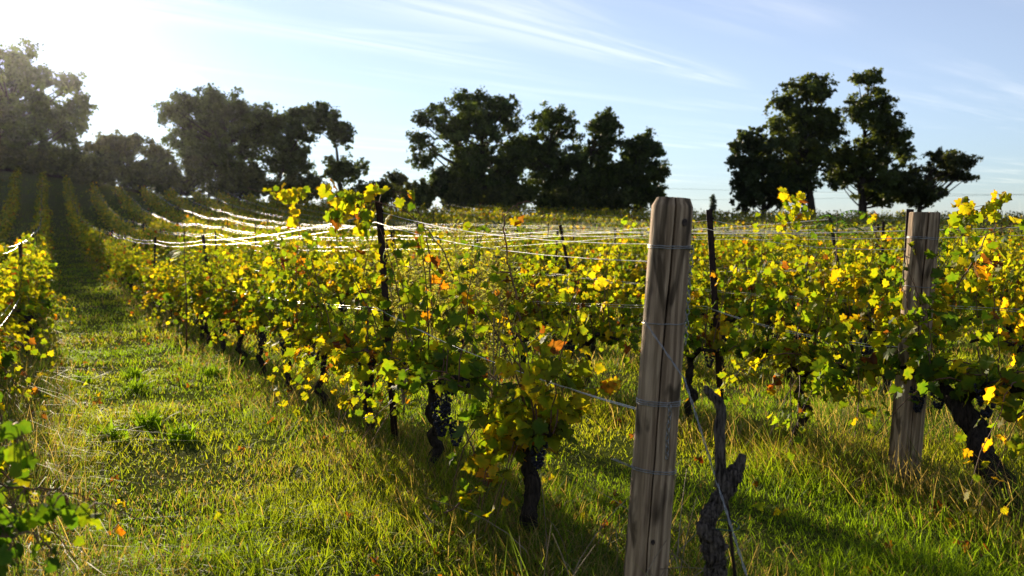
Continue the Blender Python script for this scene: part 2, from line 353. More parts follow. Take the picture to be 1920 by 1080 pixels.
# ------------------------------------------------------------------ vines
def vine_data(seed, n_shoot=13, arm=.50, top=1.22, tall=.18, spread=.28, droop=.35, head=.50, wts=W_MIX, dens=1.5, size=(.06, .105), reach=1.0, lean=(0, 0), node=.055, trunk_r=.0245):
    r = np.random.default_rng(seed)
    woody = MB(); canes = MB()
    k = 9; t = np.linspace(0, 1, k)
    base = np.array([0, 0, -.06]); hd = np.array([lean[0], lean[1], head])
    path = base + (hd - base) * t[:, None] + np.column_stack([r.normal(0, .022, k), r.normal(0, .022, k), np.zeros(k)]) * np.sin(t * math.pi)[:, None] ** .5
    path[0] = base
    rad = trunk_r * (1.15 - .3 * t + .25 * (t > .9) + r.uniform(-.1, .12, k))
    tt_ = np.linspace(0, k - 1, 30); i_ = np.minimum(tt_.astype(int), k - 2); f_ = (tt_ - i_)[:, None]
    woody.add(*tube(path[i_] * (1 - f_) + path[i_ + 1] * f_ + r.normal(0, .003, (30, 3)), (rad[i_] * (1 - f_[:, 0]) + rad[i_ + 1] * f_[:, 0]) * (1 + r.normal(0, .06, 30)), 16, .05, r, ridge=.16))
    for s in (-1, 1):
        a = arm * r.uniform(.8, 1.05); kk = 6; tt = np.linspace(0, 1, kk)
        p = hd + np.column_stack([s * a * tt, r.normal(0, .015, kk), (head + .07 - hd[2]) * tt + .05 * np.sin(tt * 3) + r.normal(0, .012, kk)])
        p[0] = hd - np.array([0, 0, .03])
        woody.add(*tube(p, trunk_r * (.75 - .3 * tt), 7, .1, r))
    lp, lt, ln, ls, lsh = [], [], [], [], []
    for i in range(n_shoot):
        x0 = (-1 + 2 * (i + r.uniform(.1, .9)) / n_shoot) * arm
        s0 = np.array([lean[0] + x0, lean[1] + r.normal(0, .02), head + .08])
        up = r.random() > droop
        side = r.choice([-1, 1])
        if up:
            zt = (top - .06 + r.normal(0, .10)) if r.random() > tall else top + r.uniform(.18, .42)
            Ln = max(.25, zt - s0[2]); d = np.array([r.normal(0, .14), side * abs(r.normal(0, spread * .5)), 1.0]); dr = 0.12
        else:
            Ln = r.uniform(.4, .8); d = np.array([r.normal(0, .40) * reach, side * r.uniform(.3, .75) * reach, .5]); dr = r.uniform(.7, 1.5)
        kk = 9; tt = np.linspace(0, 1, kk)[:, None]
        P = s0 + d * Ln * tt + np.array([0, side * .10, -dr * Ln]) * tt ** 2 + np.cumsum(r.normal(0, .008, (kk, 3)), 0)
        canes.add(*tube(P, .0045 - .0028 * tt[:, 0], 4, cap=False))
        nn = max(4, int(Ln / node * dens))
        for j in range(nn):
            f = (j + r.uniform(.2, .8)) / nn
            q = P[0] + (P[-1] - P[0]) * 0
            a = f * (kk - 1); i0 = min(int(a), kk - 2); q = P[i0] * (1 - (a - i0)) + P[i0 + 1] * (a - i0)
            for m in range(1 if r.random() < .35 else 2):
                az = r.uniform(0, 6.283)
                out = np.array([.9 * math.cos(az), 1.1 * math.sin(az), r.uniform(-.35, .45)])
                pet = r.uniform(.04, .11)
                lp.append(q + out * pet); lsh.append(i)
                lt.append(out * .7 + np.array([0, 0, r.uniform(-1.3, .1)]) + r.normal(0, .25, 3))
                ln.append(out * .5 + np.array([0, 0, r.uniform(.0, .9)]) + r.normal(0, .7, 3))
                ls.append(r.uniform(*size) * (1 - .45 * f * (f > .6)))
    lp = np.array(lp); n = len(lp)
    ok = lp[:, 2] > .14
    cn = np.sin(lp[:, 0] * 11 + seed) + np.sin(lp[:, 1] * 12 + lp[:, 2] * 5 + seed * 2.1) + np.sin(lp[:, 2] * 12 - lp[:, 0] * 5 + seed * .7)
    ok &= (cn > -.75) | (r.random(n) < .22)                       # leaves gather in clumps with dark gaps between
    lp = lp[ok]; lt = np.array(lt)[ok]; ln = np.array(ln)[ok]; ls = np.array(ls)[ok]; n = len(lp)
    col, kind = leaf_cols(n, wts, r)
    main, _ = leaf_cols(n_shoot, np.array(wts) * [1, 1.1, 1.1, 1, .25, .2], r)         # each shoot turns colour as a whole
    main = main[np.array(lsh)[ok]] * r.uniform(.75, 1.25, (n, 1)); same = (r.random(n) < .62) & (kind < 4)
    col = np.where(same[:, None], main, col)
    # yellowing spreads in patches along the shoots
    pch = np.sin(lp[:, 0] * 7 + seed) * np.sin(lp[:, 2] * 6 + seed * 1.7) * np.sin(lp[:, 1] * 5 + seed)
    col = np.where((pch > .25)[:, None], col * np.array([1.35, 1.12, .9]), col)
    bunch = []
    for i in range(r.integers(2, 5)):
        bunch.append(np.array([lean[0] + r.uniform(-.65, .65) * arm, lean[1] + r.normal(0, .04), head + r.uniform(-.02, .10)]))
    return dict(woody=woody, canes=canes, pos=lp, rot=frames(lt, ln), size=ls, col=np.clip(col, 0, .8), kind=kind, bunch=bunch, r=r)
def leaves_mesh(d, idx, shapes, name, mat=None):
    mb = MB(); pick = d['r'].integers(0, len(shapes), len(idx))
    dryi = d['kind'][idx] >= 5
    for k, (v, f) in enumerate(shapes):
        s = idx[(pick == k)]
        if len(s): mb.add(*instance(v, f, d['pos'][s], d['rot'][s], d['size'][s], d['col'][s]))
    return mb.mesh(name, mat or M_LEAF)
def bunch_mesh(seed):
    r = np.random.default_rng(seed); mb = MB()
    t = (1 + 5 ** .5) / 2
    v = np.array([(-1, t, 0), (1, t, 0), (-1, -t, 0), (1, -t, 0), (0, -1, t), (0, 1, t), (0, -1, -t), (0, 1, -t), (t, 0, -1), (t, 0, 1), (-t, 0, -1), (-t, 0, 1)]) / math.hypot(1, t)
    f = np.array([(0, 11, 5), (0, 5, 1), (0, 1, 7), (0, 7, 10), (0, 10, 11), (1, 5, 9), (5, 11, 4), (11, 10, 2), (10, 7, 6), (7, 1, 8), (3, 9, 4), (3, 4, 2), (3, 2, 6), (3, 6, 8), (3, 8, 9), (4, 9, 5), (2, 4, 11), (6, 2, 10), (8, 6, 7), (9, 8, 1)])
    for i in range(64):
        h = r.random(); rad = .048 * (1 - h) ** .6 + .008; a = r.uniform(0, 6.28)
        p = np.array([rad * math.cos(a), rad * math.sin(a), -.17 * h]); mb.add(v * r.uniform(.0095, .0125) + p, f)
    mb.add(*tube([(0, 0, .06), (.004, 0, .0), (0, 0, -.05)], .003, 4))
    return mb.mesh('grape_bunch', M_GRAPE, True)
BUNCH = [bunch_mesh(i) for i in range(3)]
def leaf_rad(v): return np.column_stack([np.ones((len(v), 3)), np.clip(np.hypot(v[:, 0], v[:, 1] - .26) * 1.7, 0, 1)])
LEAF_ME = []
for i, (v, f) in enumerate(LEAFS): LEAF_ME.append(mesh_np('vine_leaf', v, f, leaf_rad(v), M_LEAFO, True))
DRY_ME = [mesh_np('dry_vine_leaf', v, f, leaf_rad(v), M_LEAFO, True) for v, f in DRY]
ROUND_ME = [mesh_np('round_leaf', v, f, leaf_rad(v) * [1, 1, 1, .3], M_LEAFO, True) for v, f in ROUND]
ROWROT = math.atan2(CT, -ST)      # local x runs along the row
def rot_to_euler(m):
    from mathutils import Matrix
    return Matrix([[float(x) for x in r_] for r_ in m]).to_euler()
def place_leaves(d, idx, parent, meshes):
    for i in idx:
        dry = d['kind'][i] >= 5 and meshes is LEAF_ME
        me = DRY_ME[random.randrange(3)] if dry else meshes[random.randrange(len(meshes))]
        o = bpy.data.objects.new('leaf', me); COL.objects.link(o); o.parent = parent
        o.location = d['pos'][i]; o.rotation_euler = rot_to_euler(d['rot'][i]); s = float(d['size'][i]); o.scale = (s, s, s)
        o.color = (*[float(x) for x in d['col'][i]], 1)
def hero_vine(label, c, Yd, seed, n_leaf=160, group='vines of the nearest rows', bunches=None, **kw):
    x, y = row_xy(c, Yd); d = vine_data(seed, **kw)
    root = thing('grapevine', label, 'grapevine', (x, y, float(gz(x, y))), group, ROWROT)
    obj('trunk', d['woody'].mesh('trunk', M_BARK, True), root)
    tag(obj('canes', d['canes'].mesh('canes', M_CANE, True), root), kind='stuff')
    # the leaves that show largest: those on the camera's side of the vine
    ca, sa = math.cos(-ROWROT), math.sin(-ROWROT)
    tcx, tcy = -x, -y; lx, ly = ca * tcx - sa * tcy, sa * tcx + ca * tcy; nl = math.hypot(lx, ly)
    score = (d['pos'][:, 0] * lx + d['pos'][:, 1] * ly) / nl + d['r'].normal(0, .06, len(d['pos']))
    order = np.argsort(-score); ind = order[:n_leaf]; rest = order[n_leaf:]
    place_leaves(d, ind, root, LEAF_ME)
    if len(rest): tag(obj('foliage', leaves_mesh(d, rest, LEAFS, 'foliage'), root), kind='stuff')
    for b in (bunches if bunches is not None else d['bunch']):
        o = obj('grape_bunch', random.choice(BUNCH), root, b); o.rotation_euler = (0, 0, random.uniform(0, 6)); s = random.uniform(.65, .95); o.scale = (s, s, s)
    return root
def hv(label, k, Yd, seed, **kw): return hero_vine(label, ROWC(k) - (.22 if k == 0 else 0), Yd, seed, **kw)
# second-row-from-camera-left = row 1 (the one that starts at the big wooden post)
hv('narrow vine with browning leaves, first from the big wooden post', 1, 4.32, 11, n_leaf=230, arm=.24, n_shoot=13, top=1.10, tall=.12, spread=.22, droop=.45, reach=.45, wts=W_GOLD, head=.44, trunk_r=.034, dens=1.5)
hv('vine with a heavy dark grape bunch, second from the big wooden post', 1, 5.42, 12, n_leaf=230, arm=.5, n_shoot=15, top=1.25, tall=.3, wts=W_GREEN, bunches=[np.array(b) for b in [(-.3, .05, .55), (-.38, .1, .46), (-.22, .04, .46), (-.33, 0, .38), (.2, .05, .62), (.28, 0, .58)]])
hv('yellow-leaved vine around the near rusty steel stake', 1, 6.5, 13, n_leaf=230, arm=.58, n_shoot=17, top=1.22, tall=.3, droop=.45, wts=W_GOLD)
hv('vine with a long shoot over the wires, next behind the near rusty stake', 1, 7.6, 14, n_leaf=210, n_shoot=15, top=1.2, tall=.35, droop=.4, wts=W_GOLD)
hv('vine third behind the near rusty stake, low drooping shoots', 1, 8.7, 15, n_leaf=170, n_shoot=15, top=1.18, tall=.3, droop=.42, wts=W_MIX)
hv('vine fourth behind the near rusty stake, golden lower leaves', 1, 9.8, 16, n_leaf=150, n_shoot=15, top=1.12, wts=W_GOLD)
hv('vine fifth behind the near rusty stake', 1, 10.9, 17, n_leaf=120, n_shoot=14, top=1.12, wts=W_MIX)
hv('vine just before the second rusty stake of the big post row', 1, 12.0, 18, n_leaf=110, n_shoot=14, top=1.12, wts=W_GREEN)
hv('vine at the second rusty stake, leaning over the grass alley', 1, 13.1, 19, n_leaf=100, n_shoot=14, top=1.18, tall=.3, wts=W_MIX)
# row 2 starts at the smaller wooden post
hv('leafy vine with a thick leaning black trunk beside the smaller wooden post', 2, 4.55, 31, n_leaf=260, arm=.5, n_shoot=17, top=1.2, tall=.3, droop=.5, lean=(.42, .0), wts=W_GREEN, trunk_r=.055, head=.55)
hv('leafy green vine just behind the smaller wooden post', 2, 5.95, 32, n_leaf=260, n_shoot=18, top=1.22, tall=.25, droop=.55, wts=W_GREEN)
hv('vine with bright yellow tips between smaller wooden post and rusty stake', 2, 7.0, 33, n_leaf=170, n_shoot=13, arm=.45, top=1.2, tall=.3, wts=W_MIX)
hv('vine with bare lower trunk, seen past the big wooden post', 2, 8.35, 34, n_leaf=160, n_shoot=13, top=1.15, tall=.3, wts=W_GOLD)
hv('vine in the smaller post row, behind the narrow browning vine', 2, 9.45, 35, n_leaf=110, n_shoot=14, top=1.15, wts=W_GOLD)
# row 0, left edge of the alley
for i, (yy, lab) in enumerate([(3.3, 'dark green vine by the round-leaved creeper at the alley edge'), (4.4, 'vine behind the creeper, yellow leaves over the alley'), (5.5, 'vine with orange leaves along the alley edge, third from the creeper'),
                               (6.6, 'golden vine along the alley edge, fourth from the creeper'), (7.7, 'golden vine along the alley edge, fifth from the creeper'), (8.8, 'golden vine along the alley edge, sixth from the creeper'), (9.9, 'vine with shoots reaching into the alley, seventh from the creeper')]):
    hv(lab, 0, yy, 50 + i, n_leaf=[120, 130, 130, 130, 120, 110, 100][i], n_shoot=15, top=1.15, tall=.15, droop=.45, spread=.28, wts=W_GREEN if i == 0 else W_GOLD)

# the other vines: shared meshes for the 300 nearest, one mass for the rest
VAR = []
for i in range(14):
    d = vine_data(300 + i, n_shoot=15, top=1.24, tall=.22, droop=.42, size=(.065, .112), wts=[W_MIX, W_GOLD, W_GREEN, W_GOLD][i % 4], node=.062)
    idx = np.arange(len(d['pos']))
    VAR.append((d['woody'].mesh('trunk', M_BARK, True), d['canes'].mesh('canes', M_CANE, True), leaves_mesh(d, idx, LEAFS, 'foliage'), d['bunch']))
spots = []
for k in range(-3, 42):
    c = ROWC(k)
    off = (k * .37) % 1.09
    for yy in np.arange(1.6 + off, 97, 1.09):
        x, y = row_xy(c, yy)
        u = x / y
        if abs(u) > .60 or (k == 1 and yy < 13.6) or (k == 2 and yy < 9.9) or (k == 0 and yy < 10.4): continue
        if k < 0 and yy < 6: continue
        if k == 2 and yy < 9.9: continue
        if y > 96 - max(0, x) * .25: continue
        if random.random() < .03: continue
        spots.append((math.hypot(x, y), k, x + random.gauss(0, .05), y + random.gauss(0, .08)))
spots.sort()
NEAR = [s for s in spots if abs(s[2] / s[3]) < .535 and s[1] >= 0][:270]
nearset = set(NEAR)
ORD = 'zeroth first second third fourth fifth sixth seventh eighth ninth tenth eleventh twelfth thirteenth fourteenth fifteenth sixteenth seventeenth eighteenth nineteenth twentieth'.split()
def ordinal(k): return ORD[k] if k < 21 else 'twenty-' + ORD[k - 20] if k < 30 else 'thirtieth' if k == 30 else 'thirty-' + ORD[k - 30]
ROWNAME = {0: 'the row at the alley edge by the creeper', 1: 'the row of the big wooden post', 2: 'the row of the smaller wooden post'}
cnt = {}
for n_, (dist, k, x, y) in enumerate(NEAR):
    cnt[k] = cnt.get(k, 0) + 1
    tr, cn, fo, bn = VAR[random.randrange(14)]
    far = 'farther along ' if k in (0, 1, 2) else 'in one of the rows beyond '
    lab = (ordinal(cnt[k] + {0: 7, 1: 9, 2: 5}[k]) + ' vine up ' + ROWNAME[k]) if k in ROWNAME else ordinal(cnt[k]) + ' vine up the ' + ordinal(k) + ' row, counting the big wooden post row as first'
    root = thing('grapevine', lab, 'grapevine', (x, y, float(gz(x, y))), 'vines in ' + (ROWNAME[k] if k in ROWNAME else 'the ' + ordinal(k) + ' row'), ROWROT + (math.pi if random.random() < .5 else 0))
    s = random.uniform(.93, 1.08); root.scale = (s, s, s * random.uniform(.95, 1.06) * (.84 if x < -4 and y > 15 else 1))
    o = obj('trunk', tr, root); o = obj('foliage', fo, root); o['kind'] = 'stuff'
    if dist < 22: o = obj('canes', cn, root); o['kind'] = 'stuff'
    if dist < 16:
        for b in bn[:3]: obj('grape_bunch', random.choice(BUNCH), root, b).scale = (.8, .8, .8)
mass = MB(); fr = np.random.default_rng(5)
for s in spots:
    if s in nearset: continue
    dist, k, x, y = s
    n = int(np.clip(7000 / dist, 95, 240)); z0 = float(gz(x, y))
    nc_ = 9; ci = fr.integers(0, nc_, n); a = (fr.normal(0, .36, nc_)[ci] + fr.normal(0, .11, n)).clip(-.65, .65); b = fr.normal(0, .16, nc_)[ci] + fr.normal(0, .1, n); h = (fr.normal(.88, .25, nc_)[ci] + fr.normal(0, .11, n)).clip(.25, 1.5) if x > -4 else fr.normal(.76, .24, n).clip(.2, 1.28)
    tl = fr.random(n) < (.06 if x > -4 else 0); h = np.where(tl, fr.uniform(1.2, 1.6, n), h)
    P = np.column_stack([x - ST * a + CT * b, y + CT * a + ST * b, z0 + h])
    rot = frames(fr.normal(0, 1, (n, 3)) + np.array([0, 0, -.6]), fr.normal(0, 1, (n, 3)) + np.array([0, 0, .4]))
    col, _ = leaf_cols(n, (W_MIX, W_GOLD, W_GREEN)[fr.integers(0, 3)], fr)
    mass.add(*instance(*QUAD, P, rot, fr.uniform(.11, .17, n) * (1 + dist / 250), col))
    mass.add(*tube([(x, y, z0 - .05), (x + .02, y, z0 + .4), (x, y, z0 + .75)], .035, 4), c=(.03, .022, .016))
tag(obj('distant_vines', mass.mesh('distant_vines', M_LEAF)), 'far rows of vines covering the rising slope up to the trees', 'vineyard', kind='stuff')

# ------------------------------------------------------------------ wooden end posts
def lerp(a, b, t): return a + (b - a) * t
def wooden_post(label, top, low, rad, seed, crack_ang, chamfer, knots):
    bx_, by_ = low.x + (low.x - top.x) * 0, low.y
    ax = (top - low); g = float(gz(low.x, low.y)) - .25
    t = (g - low.z) / ax.z; base = low + ax * t
    H = (top - base).length
    root = thing('wooden_post', label, 'post', base, 'wooden end posts of the rows')
    axis_q = Vector((0, 0, 1)).rotation_difference((top - base).normalized()); root.rotation_mode = 'QUATERNION'; root.rotation_quaternion = axis_q
    r = np.random.default_rng(seed); sides = 120; rings = 60
    zs = np.concatenate([np.linspace(0, H - chamfer, rings - 2), [H - chamfer * .93, H]])
    ang0 = np.sort(np.concatenate([crack_ang + np.array([-.06, -.04, -.022, -.010, 0, .010, .022, .04, .06]), crack_ang + np.linspace(.09, 2 * math.pi - .09, sides - 9)])); Vv = []
    for i, z in enumerate(zs):
        ang = ang0 + .10 * math.sin(z * 2.3 + seed) + .02 * math.sin(9 * z) + .008 * math.sin(31 * z)
        rr = rad * (1.06 - .10 * z / H) * (1 + .012 * np.sin(3 * ang + z * 2 + seed) + .008 * np.sin(7 * ang - 3 * z))
        if i == rings - 2: rr = rr * .985
        if i == rings - 1: rr = rr * (.80 + .06 * np.sin(3 * ang + seed)) if chamfer > .02 else rr * .97
        dd = np.abs((ang0 - crack_ang + math.pi) % (2 * math.pi) - math.pi)
        wd = .05 * (.35 + .65 * z / H)
        rr = rr * (1 - .32 * np.clip(1 - dd / wd, 0, 1) ** .5)
        rr = rr * (1 + r.normal(0, .0025, sides))
        Vv.append(np.column_stack([rr * np.cos(ang), rr * np.sin(ang), np.full(sides, z) + (.003 * np.sin(ang + seed) if i >= rings - 2 else 0)]))
    Vv = np.concatenate(Vv); F = []; j = np.arange(sides); j2 = (j + 1) % sides
    for i in range(rings - 1):
        o = i * sides; F += [np.stack([o + j, o + j2, o + sides + j2], 1), np.stack([o + j, o + sides + j2, o + sides + j], 1)]
    Vv = np.vstack([Vv, [(0, 0, H - .004)]]); F.append(np.stack([(rings - 1) * sides + j, (rings - 1) * sides + j2, np.full(sides, len(Vv) - 1)], 1))
    me = mesh_np('log', Vv, np.concatenate(F), None, M_WOOD, True)
    me.set_sharp_from_angle(angle=R(24))
    log = obj('log', me, root)
    for (a, z, s) in knots:
        mb = MB(); n = 14; aa = np.arange(n) * 2 * math.pi / n
        rr = rad * (1.06 - .10 * z / H)
        loc = np.column_stack([np.cos(aa) * s * .8, np.full(n, 0.0), np.sin(aa) * s]); loc2 = loc * .6
        P = np.vstack([loc + [0, .004, 0], loc2 + [0, -.002, 0], [[0, .002, 0]]])
        jj_ = np.arange(n); j3 = (jj_ + 1) % n
        Fk = np.vstack([np.stack([jj_, j3, n + j3], 1), np.stack([jj_, n + j3, n + jj_], 1), np.stack([n + jj_, n + j3, np.full(n, 2 * n)], 1)])
        rim = loc * 1.05 + [0, -.02, 0]; P = np.vstack([P, rim]); o = 2 * n + 1
        Fk = np.vstack([Fk, np.stack([o + jj_, o + j3, j3], 1), np.stack([o + jj_, j3, jj_], 1)])
        k = obj('knot', mesh_np('knot', P, Fk, None, M_KNOT, True), log)
        k.location = (rr * math.cos(a) * .985, rr * math.sin(a) * .985, z); k.rotation_euler = (0, 0, a - math.pi / 2)
    return root, base, H, axis_q
def wire_loop(root, z, rad, H, tilt=.0, turns=2, seed=0, r=.0019, name='wire_loop', tail=None):
    rr_ = np.random.default_rng(seed); n = 34 * turns; t = np.arange(n + 1) / 34 * 2 * math.pi
    zz = z + tilt * np.sin(t + seed) + (t / (2 * math.pi) - turns / 2) * .007 + rr_.normal(0, .0006, n + 1)
    R_ = rad * (1.06 - .10 * zz / H) + .0022
    P = np.column_stack([R_ * np.cos(t), R_ * np.sin(t), zz])
    mb = MB(); mb.add(*tube(P, r, 5))
    if tail is not None:       # twisted end
        T = np.asarray(tail, float); tt = np.linspace(0, 1, 26)[:, None]; d = T[1] - T[0]
        for ph in (0, math.pi):
            mb.add(*tube(T[0] + d * tt + .004 * np.column_stack([np.sin(tt[:, 0] * 30 + ph), np.cos(tt[:, 0] * 30 + ph), np.sin(tt[:, 0] * 30 + ph) * .5]), r * .9, 4))
    return obj(name, mb.mesh(name, M_OLDWIRE, True), root)
def torus_link(L_, w_, r):
    n = 16; t = np.arange(n + 1) / n * 2 * math.pi
    P = np.column_stack([w_ * np.cos(t), np.zeros(n + 1), L_ * np.sin(t)])
    return mesh_np('chain_link', *tube(P, r, 5, cap=False), None, M_OLDWIRE, True)
LINK = torus_link(.0125, .0062, .0016)
def chain(root, a, z0, rad, H, n, seed):
    e = obj('chain', None, root); e.empty_display_size = .05
    for i in range(n):
        z = z0 - i * .0205; rr = (rad * (1.06 - .10 * z / H) + .008)
        o = obj('chain_link', LINK, e, (rr * math.cos(a + .02 * math.sin(i)), rr * math.sin(a + .02 * math.sin(i)), z)); o.rotation_euler = (0, 0, a + (math.pi / 2 if i % 2 else .2))
    return e
P1T, P1L = at(1262, 372, 3.40), at(1211, 1080, 3.40)
big, B1, H1, _ = wooden_post('big weathered wooden post with a split and hanging chain, nearest the camera', P1T, P1L, .073, 3, -math.pi / 2 - .06, .028,
                             [(-math.pi / 2 + .50, 0, .013), (-math.pi / 2 - .05, 0, .009)][:0] )
FR = -math.pi / 2          # side of the post that faces the camera
def zpost(py, top, low, base, H, pyt, pyl):   # height on the post of picture row py
    t = (py - pyt) / (pyl - pyt); p = lerp(top, low, t); return (p - base).length
z1 = lambda py: zpost(py, P1T, P1L, B1, H1, 372, 1080)
def add_knot(root, a, z, s, rad, H):
    n = 14; aa = np.arange(n) * 2 * math.pi / n; rr = rad * (1.06 - .10 * z / H)
    out = np.column_stack([np.cos(aa) * s * .8, np.full(n, .0035), np.sin(aa) * s]); inn = out * [.6, 1, .6] - [0, .001, 0]; rim = out * [1.12, 1, 1.12] - [0, .02, 0]
    P = np.vstack([out, inn, rim, [[0, .0022, 0]]]); j = np.arange(n); j2 = (j + 1) % n
    Fk = np.vstack([np.stack([2 * n + j, 2 * n + j2, j2], 1), np.stack([2 * n + j, j2, j], 1), np.stack([j, j2, n + j2], 1), np.stack([j, n + j2, n + j], 1), np.stack([n + j, n + j2, np.full(n, 3 * n)], 1)])
    k = obj('knot', mesh_np('knot', P, Fk, None, M_KNOT, True), root, (rr * math.cos(a), rr * math.sin(a), z)); k.rotation_euler = (0, 0, a - math.pi / 2)
add_knot(big, FR + .50, z1(415), .013, .073, H1)
add_knot(big, FR + .05, z1(1002), .009, .073, H1)
wire_loop(big, z1(461), .073, H1, .002, 2, 1, tail=[(.055, -.055, z1(461)), (.078, -.02, z1(463))])
wire_loop(big, z1(602), .073, H1, .003, 1, 2)
wire_loop(big, z1(749), .073, H1, .002, 3, 3)
wire_loop(big, z1(876), .073, H1, .006, 2, 4, tail=[(-.07, -.03, z1(872)), (-.15, -.05, z1(855))])
chain(big, FR + 1.08, z1(466), .073, H1, 16, 1)
chain(big, FR + .35, z1(752), .073, H1, 9, 2)
P2T, P2L = at(1735, 398, 5.26), at(1694, 884, 5.26)
small, B2, H2, _ = wooden_post('smaller wooden post wrapped in wire among the vines', P2T, P2L, .080, 8, -math.pi / 2 - .1, .006, [])
z2 = lambda py: zpost(py, P2T, P2L, B2, H2, 398, 884)
wire_loop(small, z2(446), .080, H2, .002, 2, 5)
wire_loop(small, z2(535), .080, H2, .003, 1, 6)
wire_loop(small, z2(632), .080, H2, .003, 2, 7)
chain(small, FR + 1.2, z2(450), .080, H2, 8, 3)
add_knot(small, FR + .1, z2(690), .012, .080, H2)

# anchor wire from the big post down to the ground
a0 = at(1207, 600, 3.33); a1 = at(1284, 712, 3.20); a2 = at(1400, 1080, 2.9); a3 = a2 + (a2 - a1) * .35; a3.z = float(gz(a3.x, a3.y)) - .05
mb = MB()
for ph in (0, math.pi):
    pts = []
    for (p, q, m) in ((a0, a1, 20), (a1, a2, 50), (a2, a3, 20)):
        for i in range(m):
            pts.append(np.array(lerp(p, q, i / m)))
    pts = np.array(pts); s = np.arange(len(pts)) * .9 + ph
    mb.add(*tube(pts + .0026 * np.column_stack([np.sin(s), np.cos(s), np.zeros(len(s))]), .0019, 4))
tag(obj('guy_wire', mb.mesh('guy_wire', M_OLDWIRE, True)), 'twisted guy wire running from the big wooden post to the ground', 'wire')

# ------------------------------------------------------------------ steel stakes
def stake_mesh(h, wd=.042, th=.005, holes=True):
    """rolled L/T section with clip notches along the edge"""
    mb = MB()
    def box(x0, x1, y0, y1, z0, z1):
        v = np.array([(x, y, z) for z in (z0, z1) for y in (y0, y1) for x in (x0, x1)])
        f = [(0, 2, 3), (0, 3, 1), (4, 5, 7), (4, 7, 6), (0, 1, 5), (0, 5, 4), (2, 6, 7), (2, 7, 3), (0, 4, 6), (0, 6, 2), (1, 3, 7), (1, 7, 5)]
        mb.add(v, f)
    box(-wd / 2, wd / 2, 0, th, -.3, h); box(-th / 2, th / 2, th, wd * .75, -.3, h - .003)
    if holes:
        for z in np.arange(.5, h - .02, .14):
            for s in (-1, 1): box(s * wd / 2 - .002, s * wd / 2 + .002 + s * .003, -.006, -.0005, z, z + .016)
    return mb.mesh('stake', M_RUST, False, False)
STAKE = stake_mesh(1.55)
stakes = {}
def stake(label, top, low, group, cap=False, k=None, Yd=None):
    ax = (top - low); g = float(gz(low.x, low.y)); t = (g - low.z) / ax.z; base = low + ax * t; h = (top - base).length
    o = obj('steel_stake', STAKE, None, base); o.scale = (1, 1, h / 1.55); o.rotation_mode = 'QUATERNION'
    o.rotation_quaternion = Vector((0, 0, 1)).rotation_difference(ax.normalized())
    tag(o, label, 'stake', group)
    if k is not None: stakes.setdefault(k, []).append((Yd, top.copy()))
GS = 'rusty steel stakes of the trellis'
stake('near rusty steel stake carrying a leafy shoot over its top', at(710, 377, 6.18), at(742, 850, 6.18), GS, k=1, Yd=6.18)
stake('rusty steel stake close behind the big wooden post', at(1330, 393, 6.8), at(1352, 760, 6.8), GS, k=2, Yd=6.8)
stake('rusty stake second along the big post row, by the alley', at(380, 440, 13.5), at(392, 530, 13.5), GS, k=1, Yd=13.5)
stake('leaning rusty stake in the third row, right of the narrow vine', at(1050, 422, 13.4), at(1085, 600, 13.4), GS, k=3, Yd=13.4)
stake('leaning rusty stake among bright vines below the pinnate sapling', at(1555, 400, 11.9), at(1572, 500, 11.9), GS, k=4, Yd=11.9)
stake('rusty stake end peeking out behind the smaller wooden post', at(1707, 392, 5.75), at(1690, 700, 5.75), GS, k=2, Yd=5.75)
n_st = 0
for k in range(-2, 40):
    c = ROWC(k); have = [a for a, _ in stakes.get(k, [])]
    st = 13.5 if k == 1 else 6.8 if k == 2 else 13.4 if k == 3 else 11.9 if k == 4 else 6 + (k * 2.9) % 6.5
    for m in range(-3, 15):
        Yd = st + 6.6 * m
        if Yd < 4.5 or Yd > 95: continue
        if any(abs(Yd - a) < 2.5 for a in have): continue
        if k in (1, 2) and Yd < 9: continue
        x, y = row_xy(c, Yd); u = x / y
        if abs(u) > .58: continue
        if y > 94 - max(0, x) * .25: continue
        g = float(gz(x, y)); h = random.gauss(1.66 if k > 3 else 1.5, .06); a = random.gauss(0, .03); b = random.gauss(0, .03)
        top = Vector((x + a * h, y + b * h, g + h)); low = Vector((x, y, g))
        i_ = sum(1 for a in stakes.get(k, [])) + 1; o_ = ordinal(i_)
        lab = {0: o_ + ' rusty stake up the row along the alley edge', 1: o_ + ' rusty stake up the big post row', 2: o_ + ' rusty stake up the smaller post row', -1: o_ + ' rusty stake up the row beyond the alley edge row'}.get(k, o_ + ' rusty stake up the ' + (ordinal(k) + ' vine row, counting the big wooden post row as first' if k > 0 else 'outermost row beyond the alley edge'))
        if n_st < 290 and (abs(u) < .53): stake(lab, top, low, {0: 'stakes of the alley edge row', 1: 'stakes of the big post row', 2: 'stakes of the smaller post row'}.get(k, 'stakes of the ' + (ordinal(k) if k > 0 else 'outer') + ' row'), k=k, Yd=Yd); n_st += 1
        else: stakes.setdefault(k, []).append((Yd, top))

